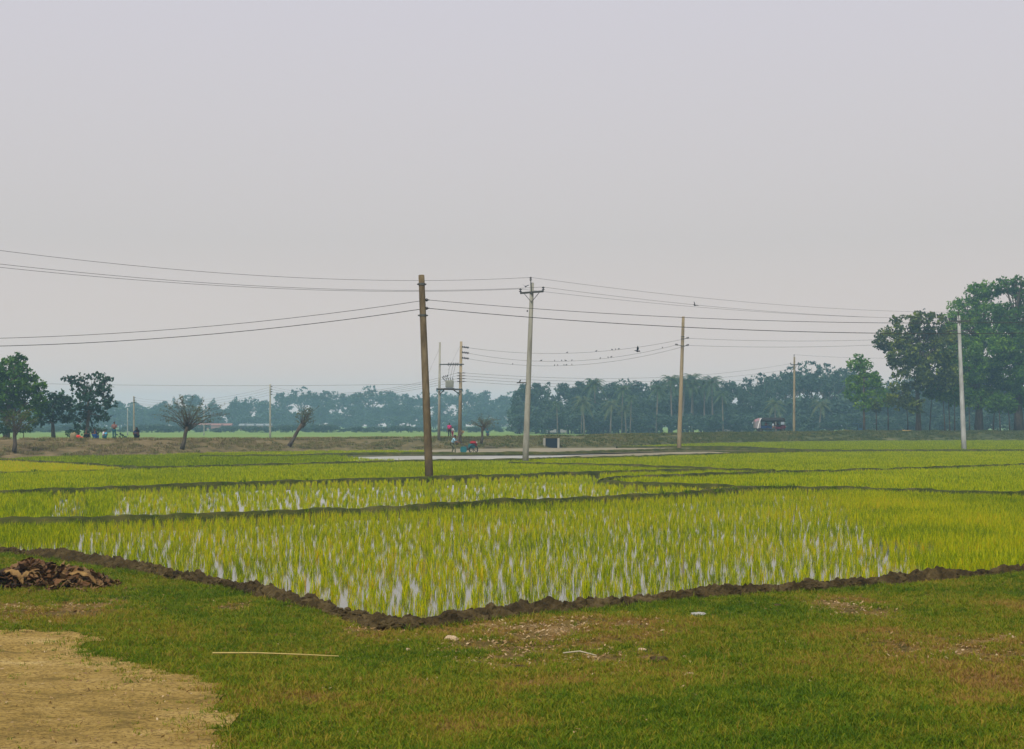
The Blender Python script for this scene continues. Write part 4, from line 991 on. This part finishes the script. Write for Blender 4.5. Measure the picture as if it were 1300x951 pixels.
def proto_palm(name, mat='frond', h=9.0, n=22, L=3.2):
    t = empty(name, (0, 0, -50)); bm = bmesh.new(); cv = random.uniform(-.6, .6)
    tube(bm, [(0, 0, 0), (cv * .3, 0, h * .35), (cv * .8, 0, h * .7), (cv, 0, h)], [.24, .17, .15, .14], 8); from_bm('trunk', bm, M['bark_pale'], t, True)
    Q = []; top = Vector((cv, 0, h))
    for i in range(n):
        a = i * 2.4; el = 1.25 - 1.7 * (i / n); prev = None
        for s in range(10):
            tt = s / 9; ang = el - 1.5 * tt; r_ = L * tt
            p = top + Vector((math.cos(a) * r_ * math.cos(el * .6), math.sin(a) * r_ * math.cos(el * .6), L * (math.sin(el) * tt - .75 * tt * tt)))
            if prev is not None:
                side = Vector((-math.sin(a), math.cos(a), 0)); wd = .55 * math.sin(math.pi * min(1, .15 + tt * .85)) + .05
                for sg in (-1, 1):
                    for h2 in (0, .5):
                        b0 = prev.lerp(p, h2); b1 = prev.lerp(p, h2 + .33); tp = b1 + side * sg * wd + (p - prev) * .8 - Vector((0, 0, wd * .45))
                        Q.append([tuple(b0), tuple(b1), tuple(tp), tuple(tp - (p - prev) * .12)])
                Q.append([tuple(prev + side * .03), tuple(p + side * .03), tuple(p - side * .03), tuple(prev - side * .03)])
            prev = p
    quad_mesh('crown', Q, M[mat], t)
    return t
protos = {'umbrella': [proto_tree('umbrella_tree', 'umbrella') for _ in range(3)], 'round': [proto_tree('broadleaf_tree', 'round') for _ in range(3)],
          'spire': [proto_tree('upright_tree', 'spire') for _ in range(2)], 'bush': [proto_tree('thicket_tree', 'bush') for _ in range(3)],
          'palm': [proto_palm('coconut_palm'), proto_palm('coconut_palm', h=10), proto_palm('coconut_palm', 'frond_dry', 5.5, 18, 3.0)]}
PH_H = {'umbrella': 11.4, 'round': 11.6, 'spire': 12.2, 'bush': 5.6}
used = set(); cnt = 0
def far_tree(kind, px, topy, d, wide=1.0, label='', group='', var=None, basez=0):
    global cnt
    i = random.randrange(len(protos[kind])) if var is None else var; pr_ = protos[kind][i]
    hh = H + (HY - topy) * d / F - basez
    h0 = PH_H.get(kind) or (10.2, 11.2, 6.7)[i]
    if (kind, i) not in used: used.add((kind, i)); o = pr_
    else: o = copy_tree(pr_)
    s = hh / h0; o.location = (XD(px, d), d, basez); o.rotation_euler = (0, 0, random.uniform(0, 6.283)); o.scale = (s * wide, s * wide, s); cnt += 1
    tag(o, label, 'tree' if kind != 'palm' else 'palm', group)
LBL = lambda k, side: {'umbrella': 'flat topped tree, blue with haze, in the distant treeline %s', 'round': 'rounded hazy tree in the distant treeline %s', 'spire': 'narrow upright hazy tree in the distant treeline %s', 'bush': 'low hazy thicket at the foot of the distant treeline %s', 'palm': 'coconut palm rising from the treeline %s'}[k] % side
GRP = lambda k, side: {'umbrella': 'flat topped trees', 'round': 'rounded trees', 'spire': 'upright trees', 'bush': 'thickets', 'palm': 'coconut palms'}[k] + ' of the treeline ' + side
SL = 'left of the grey crossarm pole'; SR = 'right of the grey crossarm pole'
left = [(-90, 505, 'round'), (-40, 508, 'round'), (10, 510, 'umbrella'), (60, 512, 'round'), (110, 510, 'round'), (152, 508, 'round'), (172, 510, 'round'), (205, 509, 'round'), (222, 504, 'spire'), (242, 500, 'round'), (270, 503, 'spire'), (298, 501, 'spire'), (318, 503, 'umbrella'), (338, 508, 'round'), (357, 500, 'round'), (383, 491, 'umbrella'), (408, 496, 'round'), (428, 497, 'umbrella'), (448, 500, 'round'), (470, 490, 'umbrella'), (492, 495, 'round'), (515, 501, 'round'), (537, 498, 'umbrella'), (560, 495, 'umbrella'), (590, 494, 'umbrella'), (612, 496, 'round'), (635, 502, 'round'), (652, 497, 'umbrella')]
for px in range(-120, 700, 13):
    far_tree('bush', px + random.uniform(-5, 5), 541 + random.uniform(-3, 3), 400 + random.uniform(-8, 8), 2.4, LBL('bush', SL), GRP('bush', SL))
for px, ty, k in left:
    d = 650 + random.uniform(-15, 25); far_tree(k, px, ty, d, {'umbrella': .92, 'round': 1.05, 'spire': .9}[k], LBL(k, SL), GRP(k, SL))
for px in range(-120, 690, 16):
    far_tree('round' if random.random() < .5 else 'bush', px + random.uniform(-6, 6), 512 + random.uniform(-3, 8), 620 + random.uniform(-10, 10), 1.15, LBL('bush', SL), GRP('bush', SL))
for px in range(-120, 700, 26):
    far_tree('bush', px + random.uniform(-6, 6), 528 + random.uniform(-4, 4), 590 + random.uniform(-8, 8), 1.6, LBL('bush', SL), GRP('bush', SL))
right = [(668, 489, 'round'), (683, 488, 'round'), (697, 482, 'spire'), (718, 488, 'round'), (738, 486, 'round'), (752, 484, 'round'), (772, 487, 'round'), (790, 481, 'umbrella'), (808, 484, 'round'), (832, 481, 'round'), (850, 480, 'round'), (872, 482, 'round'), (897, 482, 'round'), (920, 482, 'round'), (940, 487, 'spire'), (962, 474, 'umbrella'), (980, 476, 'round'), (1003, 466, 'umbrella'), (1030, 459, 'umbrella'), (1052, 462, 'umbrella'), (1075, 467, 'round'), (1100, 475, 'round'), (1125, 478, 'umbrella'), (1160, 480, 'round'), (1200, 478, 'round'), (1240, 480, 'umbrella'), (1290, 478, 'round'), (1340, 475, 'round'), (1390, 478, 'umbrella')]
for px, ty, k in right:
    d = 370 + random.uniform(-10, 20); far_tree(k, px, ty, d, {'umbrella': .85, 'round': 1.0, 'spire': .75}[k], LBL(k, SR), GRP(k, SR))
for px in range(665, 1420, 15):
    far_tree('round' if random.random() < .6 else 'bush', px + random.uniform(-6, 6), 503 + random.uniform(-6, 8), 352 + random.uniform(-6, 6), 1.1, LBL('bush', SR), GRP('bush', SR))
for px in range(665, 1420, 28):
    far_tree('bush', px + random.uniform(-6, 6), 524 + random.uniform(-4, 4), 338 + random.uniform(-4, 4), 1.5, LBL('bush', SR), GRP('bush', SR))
for px, ty, v in ((757, 478, 0), (789, 487, 1), (853, 474, 1), (866, 476, 0), (880, 472, 1), (905, 475, 0), (877, 480, 1), (894, 479, 0), (742, 500, 2), (775, 505, 2), (795, 512, 2), (800, 500, 1), (738, 510, 0), (833, 486, 0), (985, 505, 2), (918, 494, 0), (708, 508, 1), (1040, 505, 2)):
    far_tree('palm', px, ty, 331 + random.uniform(-4, 4) + (14 if ty < 485 else 0), .85, ('pale yellowish young palm in front of the treeline ' + SR) if v == 2 else LBL('palm', SR), ('pale young palms of the treeline ' + SR) if v == 2 else GRP('palm', SR), v)
print('far trees', cnt)

# ---------------------------------------------------------------- village houses
def house(label, px, d, wm, dm, hm, roofh, wall, roof, rz=0, z=0):
    t = empty('village_house', (XD(px, d), d, z), rz, label, 'house'); bm = bmesh.new(); box(bm, (0, 0, hm / 2), (wm, dm, hm)); wl_ = from_bm('wall', bm, wall, t)
    bm = bmesh.new(); o = .35
    pr_ = [(-dm / 2 - o, hm - .05), (0, hm + roofh), (dm / 2 + o, hm - .05), (dm / 2 + o, hm + .07), (0, hm + roofh + .12), (-dm / 2 - o, hm + .07)]
    va = [bm.verts.new((-wm / 2 - o, y, z_)) for y, z_ in pr_]; vb = [bm.verts.new((wm / 2 + o, y, z_)) for y, z_ in pr_]
    for i in range(6): bm.faces.new((va[i], va[(i + 1) % 6], vb[(i + 1) % 6], vb[i]))
    bm.faces.new(va[::-1]); bm.faces.new(vb); from_bm('roof', bm, roof, t)
    bm = bmesh.new(); box(bm, (0, -dm / 2 - .02, 1.0), (.9, .06, 2.0)); from_bm('door', bm, M['darkhole'], t)
    for s in (-1, 1):
        bm = bmesh.new(); box(bm, (s * wm * .3, -dm / 2 - .02, 1.5), (.8, .06, .9)); from_bm('window', bm, M['darkhole'], t)
house('long low house with a reddish front below the hazy treeline, left of the far pole', 268, 575, 16, 5, 1.6, .6, M['pinkwall'], M['redroof'])
house('long pinkish house beside the hazy left pole', 325, 578, 12, 5, 1.5, .6, M['pinkwall'], M['tin'])
house('tin roofed house among the palms right of the crossarm pole', 706, 345, 4, 3, 2.6, .9, M['whitewall'], M['tin'], .3, .3)
house('low white house in the trees left of the parked three wheeler', 932, 344, 6, 3, 1.5, .5, M['whitewall'], M['tin'])
house('tin roofed house further left of the parked three wheeler', 905, 343, 3, 3, 1.9, .5, M['whitewall'], M['tin'])
house('blue walled house seen past the lone slender tree', 1085, 336, 3.2, 3, 2.3, .5, M['bluewall'], M['tin'], 0, .3)
house('small pale hut at the foot of the treeline above the culvert', 757, 344, 1.6, 2, 1.6, .5, M['whitewall'], M['tin'])

# ---------------------------------------------------------------- culvert
cb = Vector((XD(700, 153.5), ydike(XD(700, 153)) - .1, 0)); t = empty('culvert', cb, 0, 'concrete culvert with a square dark opening in the embankment', 'culvert')
bm = bmesh.new()
for s in (-1, 1): box(bm, (s * .72, .6, .45), (.22, 1.4, 1.0), None, .02)
from_bm('wing_wall', bm, M['concrete_grey'], t); bm = bmesh.new(); box(bm, (0, .55, 1.0), (1.66, 1.2, .14), None, .02); from_bm('top_slab', bm, M['bank'], t)
bm = bmesh.new(); box(bm, (0, .35, .46), (1.2, .7, .92)); from_bm('opening', bm, M['darkhole'], t)

# ---------------------------------------------------------------- people
def skin_mesh(nodes, edges, root, lv=1):
    names = list(nodes); me = bpy.data.meshes.new('tmp'); me.from_pydata([nodes[n][0] for n in names], [(names.index(a), names.index(b)) for a, b in edges], [])
    o = bpy.data.objects.new('tmp', me); COL.objects.link(o); md = o.modifiers.new('s', 'SKIN')
    for i, n in enumerate(names):
        r_ = nodes[n][1]; sv = me.skin_vertices[0].data[i]; sv.radius = (r_, r_) if not isinstance(r_, tuple) else r_; sv.use_root = (n == root)
    sb = o.modifiers.new('u', 'SUBSURF'); sb.levels = lv; sb.render_levels = lv
    dg = bpy.context.evaluated_depsgraph_get(); dg.update(); r_ = bpy.data.meshes.new_from_object(o.evaluated_get(dg)); bpy.data.objects.remove(o); bpy.data.meshes.remove(me)
    r_.polygons.foreach_set('use_smooth', [True] * len(r_.polygons)); return r_
POSE = {
 'stand': dict(pel=(0, 0, .93), che=(0, .01, 1.32), nek=(0, 0, 1.47), hed=(0, -.015, 1.58), hip=.09, kne=(.10, -.02, .50), ank=(.10, .02, .08), toe=(.12, -.14, .04), sho=(.18, 0, 1.40), elb=(.25, .02, 1.12), wri=(.22, -.10, .90), low=0),
 'folded': dict(pel=(0, 0, .93), che=(0, .01, 1.32), nek=(0, 0, 1.47), hed=(0, -.015, 1.58), hip=.09, kne=(.10, -.02, .50), ank=(.10, .02, .08), toe=(.12, -.14, .04), sho=(.18, 0, 1.40), elb=(.27, -.08, 1.14), wri=(.04, -.24, 1.18), low=0),
 'squat': dict(pel=(0, .16, .26), che=(0, .0, .62), nek=(0, -.05, .76), hed=(0, -.10, .87), hip=.10, kne=(.19, -.26, .50), ank=(.14, -.02, .08), toe=(.15, -.18, .04), sho=(.18, -.02, .70), elb=(.24, -.20, .50), wri=(.07, -.38, .50), low=0),
 'push': dict(pel=(0, .10, .90), che=(0, -.08, 1.24), nek=(0, -.16, 1.38), hed=(0, -.21, 1.49), hip=.09, kne=(.10, .0, .48), ank=(.10, .12, .08), toe=(.11, -.04, .04), sho=(.18, -.10, 1.32), elb=(.24, -.26, 1.08), wri=(.22, -.52, .98), low=0),
 'sit': dict(pel=(0, .0, .46), che=(0, .03, .85), nek=(0, .01, .99), hed=(0, -.01, 1.10), hip=.09, kne=(.12, -.42, .48), ank=(.12, -.44, .08), toe=(.12, -.58, .04), sho=(.18, .02, .92), elb=(.22, -.10, .68), wri=(.16, -.32, .72), low=0)}
def person(label, loc, h, face, pose, shirt, lower, cover=None, skirt=False, group=None):
    q = POSE[pose]; s = h / 1.7; t = empty('person', loc, face, label, 'person', group); t.scale = (s, s, s)
    N = {'pel': (q['pel'], .125), 'che': (q['che'], (.15, .12)), 'nek': (q['nek'], .055), 'jaw': (tuple(np.add(q['hed'], (0, -.01, -.03))), .07), 'hed': (q['hed'], (.078, .092)), 'top': (tuple(np.add(q['hed'], (0, .015, .08))), .065), 'nose': (tuple(np.add(q['hed'], (0, -.11, -.01))), .014)}
    E = [('pel', 'che'), ('che', 'nek'), ('nek', 'jaw'), ('jaw', 'hed'), ('hed', 'top'), ('hed', 'nose')]
    for sd_, m_ in (('l', 1), ('r', -1)):
        f = lambda p, k=m_: (p[0] * k, p[1], p[2])
        kn = list(q['kne']); an = list(q['ank'])
        if pose == 'push' and m_ < 0: kn[1] += -.22; an[1] -= .35
        hp_ = (q['hip'] * m_, q['pel'][1], q['pel'][2] - .05)
        N[sd_ + 'hip'] = (hp_, .09); N[sd_ + 'kne'] = (f(kn), .06); N[sd_ + 'ank'] = (f(an), .042); N[sd_ + 'toe'] = ((q['toe'][0] * m_, q['toe'][1] + an[1] - q['ank'][1], q['toe'][2]), .032)
        N[sd_ + 'sho'] = (f(q['sho']), .06); N[sd_ + 'elb'] = (f(q['elb']), .042); N[sd_ + 'wri'] = (f(q['wri']), .028)
        dv = (Vector(f(q['wri'])) - Vector(f(q['elb']))).normalized(); pm = Vector(f(q['wri'])) + dv * .07; N[sd_ + 'plm'] = (tuple(pm), (.036, .016))
        E += [('pel', sd_ + 'hip'), (sd_ + 'hip', sd_ + 'kne'), (sd_ + 'kne', sd_ + 'ank'), (sd_ + 'ank', sd_ + 'toe'), ('che', sd_ + 'sho'), (sd_ + 'sho', sd_ + 'elb'), (sd_ + 'elb', sd_ + 'wri'), (sd_ + 'wri', sd_ + 'plm')]
    me = skin_mesh(N, E, 'pel')
    bm = bmesh.new(); bm.from_mesh(me)
    for sd_, m_ in (('l', 1), ('r', -1)):       # fingers and thumb
        w_ = Vector(N[sd_ + 'wri'][0]); pm = Vector(N[sd_ + 'plm'][0]); dv = (pm - w_).normalized(); side = dv.cross(Vector((0, 0, 1))); side = side.normalized() if side.length > .1 else Vector((1, 0, 0)); dn = Vector((0, 0, -1))
        for k, L in enumerate((.07, .08, .075, .06)):
            a = pm + side * (-.028 + .019 * k); tube(bm, [a - dv * .02, a + dv * L * .55 + dn * .008, a + dv * L * .8 + dn * .03], [.009, .008, .006], 6)
        a = w_ + dv * .03; tube(bm, [a, a - side * .035 + dv * .025, a - side * .04 + dv * .055 + dn * .01], [.011, .010, .008], 6)
    hd = Vector(q['hed'])
    for m_ in (-1, 1): ball(bm, hd + Vector((m_ * .082, .01, -.005)), .022, 6, (.4, 1, 1.3))
    bm.to_mesh(me); bm.free(); me.polygons.foreach_set('use_smooth', [True] * len(me.polygons)); link_mesh('body', me, M['skin'], t)
    bm = bmesh.new()
    for m_ in (-1, 1): ball(bm, hd + Vector((m_ * .032, -.083, .012)), .010, 6)
    from_bm('eyes', bm, M['hair'], t); bm = bmesh.new(); ball(bm, hd + Vector((0, -.083, -.042)), .02, 6, (1, .3, .3)); from_bm('mouth', bm, flat('lips', (.2, .05, .04)), t)
    S = {k: (N[k][0], tuple(np.array(N[k][1]) * 1.18) if isinstance(N[k][1], tuple) else N[k][1] * 1.15) for k in ('pel', 'che', 'lsho', 'lelb', 'rsho', 'relb')}
    S['nb'] = (tuple(np.add(np.multiply(q['che'], .35), np.multiply(q['nek'], .65))), .085)
    link_mesh('shirt', skin_mesh(S, [('pel', 'che'), ('che', 'nb'), ('che', 'lsho'), ('lsho', 'lelb'), ('che', 'rsho'), ('rsho', 'relb')], 'pel'), shirt, t)
    if skirt:
        bm = bmesh.new(); p0 = Vector(q['pel']); an = Vector((0, (N['lank'][0][1] + N['rank'][0][1]) / 2, q['ank'][2] + .12)); mid = Vector((0, (N['lkne'][0][1] + N['rkne'][0][1]) / 2, q['kne'][2]))
        tube(bm, [p0 + Vector((0, 0, .08)), p0, mid, an], [.15, .17, .21, .23], 14); from_bm('lower_garment', bm, lower, t, True)
    else:
        S = {k: (N[k][0], N[k][1] * 1.2) for k in ('pel', 'lhip', 'lkne', 'lank', 'rhip', 'rkne', 'rank')}
        link_mesh('trousers', skin_mesh(S, [('pel', 'lhip'), ('lhip', 'lkne'), ('lkne', 'lank'), ('pel', 'rhip'), ('rhip', 'rkne'), ('rkne', 'rank')], 'pel'), lower, t)
    bm = bmesh.new(); ball(bm, hd + Vector((0, .022, .045)), .098, 12, (.92, 1.0, .95))
    if cover:
        tube(bm, [hd + Vector((0, .04, .03)), Vector(q['nek']) + Vector((0, .05, 0)), Vector(q['che']) + Vector((0, .07, -.05))], [.10, .12, .19], 12); from_bm('headscarf', bm, cover, t, True)
    else: from_bm('hair', bm, M['hair'], t, True)
    return t
cl = lambda n, c: flat(n, c, .9, 0, .35)
navy = cl('navy_cloth', (.012, .02, .06)); black = cl('black_cloth', (.012, .012, .016)); teal = cl('teal_cloth', (.02, .10, .13)); pinkc = cl('pink_cloth', (.55, .03, .16)); blue = cl('blue_cloth', (.03, .14, .45)); sky_c = cl('pale_blue_cloth', (.30, .52, .62)); dgreen = cl('dark_green_cloth', (.015, .05, .035)); brownp = cl('dusty_pink_cloth', (.24, .12, .11)); white = cl('white_cloth', (.7, .66, .66)); mud_c = cl('olive_lungi', (.10, .11, .06))
def bank_pt(px, d):
    off = {117: 8.6}.get(d, 9.6)
    for _ in range(12): d = float(ydike(XD(px, d))) + off
    x = XD(px, d); return (x, d, bank_z(x, d - float(ydike(x))) + .05)
person('person standing with folded arms in a dusty pink shirt and teal trousers', bank_pt(145, 121), 1.42, .3, 'folded', brownp, teal)
person('person crouching in dark green clothes, leftmost of those on the embankment', bank_pt(109, 119), 1.45, .6, 'squat', dgreen, black)
person('person crouching in dark blue clothes beside the one in dark green', bank_pt(121, 120), 1.5, -.5, 'squat', navy, blue)
person('person sitting low in a light blue wrap left of the standing person', bank_pt(132.5, 119), 1.35, .9, 'squat', white, cl('cyan_cloth', (.06, .40, .62)), skirt=True)
person('person crouching in a black headscarf and robe, right of the standing person', bank_pt(174, 119), 1.7, -.3, 'squat', black, navy, black, True)
person('person in a bright pink top standing on the embankment by the transformer poles', bank_pt(570.5, 145), 1.5, .2, 'stand', pinkc, black)
person('small child in white beside the person in pink', bank_pt(574.5, 144), 1.1, -.6, 'stand', white, pinkc)
person('farmer in a pale blue shirt leaning on the power tiller handles in the mud', G(575, 576.5), 1.62, R(78), 'push', sky_c, mud_c, skirt=False)
person('tiny person seen over the embankment right of the broom shaped tree', (XD(619, 200), 200, .1), 1.6, .5, 'stand', teal, navy)
bm = bmesh.new(); ball(bm, (0, 0, .15), .3, 12, (1.1, .8, .6)); ball(bm, (.28, 0, .1), .2, 10, (1, .8, .6))
for v in bm.verts: v.co *= 1 + .25 * mnoise.noise(v.co * 5)
o = from_bm('cloth_bundle', bm, cl('red_cloth', (.60, .06, .04)), None, True); o.location = bank_pt(98, 119); tag(o, 'orange red cloth bundle on the embankment left of the crouching people', 'bundle')
bm = bmesh.new(); ball(bm, (0, 0, .2), .3, 12, (1, .8, 1.1))
for v in bm.verts: v.co *= 1 + .3 * mnoise.noise(v.co * 6)
o = from_bm('straw_heap', bm, flat('old_straw', (.20, .16, .08)), None, True); o.location = bank_pt(93.5, 119); tag(o, 'small pale straw heap left of the red bundle', 'straw')

# ---------------------------------------------------------------- power tiller
tl = empty('power_tiller', G(594, 576.3, .0), 0, 'teal two wheeled power tiller with red cover working the wet mud', 'tiller')
tealp = flat('teal_paint', (.02, .13, .14), .5); redp = flat('red_paint', (.35, .03, .04), .5)
def part(nm, mat, parent, fn, smooth=False):
    bm = bmesh.new(); fn(bm); return from_bm(nm, bm, mat, parent, smooth)
part('rotary_cover', tealp, tl, lambda bm: (box(bm, (-.35, 0, .38), (.5, .7, .42), None, .06), tube(bm, [(-.35, -.36, .3), (-.35, .36, .3)], .26, 16)))
part('gearbox', M['steel'], tl, lambda bm: (box(bm, (-.02, 0, .5), (.4, .28, .4), None, .05), tube(bm, [(.1, -.4, .36), (.1, .4, .36)], .05, 8)))
part('engine', tealp, tl, lambda bm: (box(bm, (.3, .05, .62), (.5, .36, .38), None, .05), tube(bm, [(.3, 0, .8), (.3, 0, 1.0)], .04, 8), tube(bm, [(.2, -.2, .6), (.2, -.26, .6)], .17, 16)))
part('fuel_tank', redp, tl, lambda bm: box(bm, (.42, 0, .93), (.5, .36, .22), None, .06))
part('belt_guard', redp, tl, lambda bm: box(bm, (.62, .18, .78), (.22, .08, .36), None, .03))
part('headlamp', M['chrome'], tl, lambda bm: tube(bm, [(.68, 0, .92), (.75, 0, .92)], [.05, .07], 12))
for sy in (-1, 1):
    def rim(bm, sy=sy):
        for k in range(8): a = k * math.pi / 4; tube(bm, [(.45, sy * .4, .36), (.45 + .33 * math.cos(a), sy * .4, .36 + .33 * math.sin(a))], .014, 5)
    wh_ = part('wheel', M['rubber'], tl, lambda bm, sy=sy: [tube(bm, [(.45 + .34 * math.cos(a * .262), sy * .4 + o_, .36 + .34 * math.sin(a * .262)) for a in range(25)], .035, 6) for o_ in (-.06, .06)])
    part('rim', M['steel'], wh_, rim)
    def hb_(bm, sy=sy): tube(bm, [(-.1, sy * .12, .62), (-.6, sy * .22, .86), (-1.05, sy * .24, .98), (-1.3, sy * .25, .98)], .022, 8)
    part('handlebar', M['steel'], tl, hb_)

# ---------------------------------------------------------------- long three wheeler on the embankment road
vb = Vector((XD(978, 215.5), 215.5, 0)); vb.z = ztop(vb.x) * 1.03 + .07
vh = empty('three_wheeler', vb, 0, 'long covered auto rickshaw van with black hood and pale striped rear on the embankment road', 'auto rickshaw')
blackhood = flat('black_hood', (.02, .022, .022), .6); palehood = flat('pale_rear_cover', (.22, .20, .20), .7); stripe = flat('red_trim', (.45, .05, .08)); bluep = flat('blue_paint', (.012, .035, .10), .6); maroon = flat('maroon_paint', (.09, .015, .03), .5)
def section(bm, prof_fn, xs_):
    rings = []
    for x in xs_: rings.append([bm.verts.new((x, y, z)) for y, z in prof_fn(x)])
    for a, b in zip(rings, rings[1:]):
        for k in range(len(a) - 1): bm.faces.new((a[k], a[k + 1], b[k + 1], b[k]))
def hood(x, zl):
    e = 1 - .16 * max(0, (-1.2 - x) / 1.1) ** 2 - .10 * max(0, (x - 1.5) / .7) ** 2
    zt = 2.0 * e; return [(-.78, zl), (-.78, zt - .28), (-.66, zt - .09), (-.4, zt), (0, zt + .03), (.4, zt), (.66, zt - .09), (.78, zt - .28), (.78, zl)]
def solid(o, th=.03): md = o.modifiers.new('t', 'SOLIDIFY'); md.thickness = th; return o
solid(part('roof_hood', blackhood, vh, lambda bm: section(bm, lambda x: hood(x, 1.48), np.linspace(-1.5, 2.0, 14)), True))
solid(part('rear_cover', palehood, vh, lambda bm: (section(bm, lambda x: hood(x, .55 + .2 * (x > -1.5)), np.linspace(-2.3, -1.52, 6)), bm.faces.new([bm.verts.new((-2.3, y, z)) for y, z in hood(-2.3, .55)])), False), .02)
for x in (-2.28, -2.05, -1.8): part('red_stripe', stripe, vh, lambda bm, x=x: [tube(bm, [(x, y0 * 1.02, z0 + .012) for y0, z0 in hood(x, 1.1)[1:-1]], .035, 4)])
part('pale_arch', flat('arch_white', (.72, .70, .68)), vh, lambda bm: tube(bm, [(-1.95 + .09 * k, -.82, .5 + 1.45 * math.sin(k / 6 * math.pi / 2)) for k in range(7)], .07, 6))
part('chassis', M['steel'], vh, lambda bm: box(bm, (-.1, 0, .40), (4.1, 1.25, .14), None, .03))
part('side_panel', bluep, vh, lambda bm: [box(bm, (-.95, s * .76, .68), (2.0, .05, .30), None, .02) for s in (-1, 1)])
part('seat', black, vh, lambda bm: [box(bm, (-.85, s * .45, .82), (1.6, .4, .18), None, .05) for s in (-1, 1)] + [box(bm, (.75, 0, .85), (.5, 1.1, .2), None, .05), box(bm, (.5, 0, 1.2), (.12, 1.1, .6), None, .04)])
part('cab_body', maroon, vh, lambda bm: (box(bm, (1.75, 0, .72), (.75, 1.35, .62), None, .14), box(bm, (1.0, -.76, .60), (.85, .05, .3), None, .02)))
part('windscreen', M['glass'], vh, lambda bm: box(bm, (1.98, 0, 1.32), (.04, 1.2, .62), Matrix.Rotation(-.28, 3, 'Y'), .01))
part('side_window', M['glass'], vh, lambda bm: box(bm, (1.62, -.77, 1.28), (.5, .02, .42), None, .005))
for x in (-1.4, -.35, .45, 1.3):
    for s in (-1, 1): part('pillar', blackhood, vh, lambda bm, x=x, s=s: tube(bm, [(x, s * .76, .6), (x, s * .76, 1.6)], .03, 6))
for x, s in ((-1.5, -.62), (-1.5, .62), (1.75, -.5), (1.75, .5)):
    w1 = part('wheel', M['rubber'], vh, lambda bm, x=x, s=s: tube(bm, [(x, s - .08, .27), (x, s + .08, .27)], .27, 18)); part('rim', M['steel'], w1, lambda bm, x=x, s=s: tube(bm, [(x, s - .095, .27), (x, s + .095, .27)], .14, 12))
for s in (-1, 1): part('headlight', M['chrome'], vh, lambda bm, s=s: tube(bm, [(2.1, s * .45, .8), (2.16, s * .45, .8)], .09, 12))
person('passenger in a pale shirt in the middle of the three wheeler', vb + Vector((.32, -.45, .30)), 1.6, R(70), 'sit', cl('pale_shirt', (.60, .72, .80)), cl('tan_cloth', (.35, .22, .16)))
person('driver in a dark reddish shirt at the front of the three wheeler', vb + Vector((1.0, -.1, .42)), 1.6, R(90), 'sit', maroon, black)
person('passenger in dark clothes in the back of the three wheeler', vb + Vector((-.7, -.4, .42)), 1.6, R(30), 'sit', cl('dark_red_cloth', (.10, .03, .04)), navy)

# ---------------------------------------------------------------- output
scene.view_settings.view_transform = 'Standard'; scene.view_settings.look = 'None'; scene.view_settings.exposure = .30; scene.view_settings.gamma = 1
scene.render.engine = 'CYCLES'; scene.cycles.volume_bounces = 1; scene.cycles.max_bounces = 8; scene.cycles.transparent_max_bounces = 8
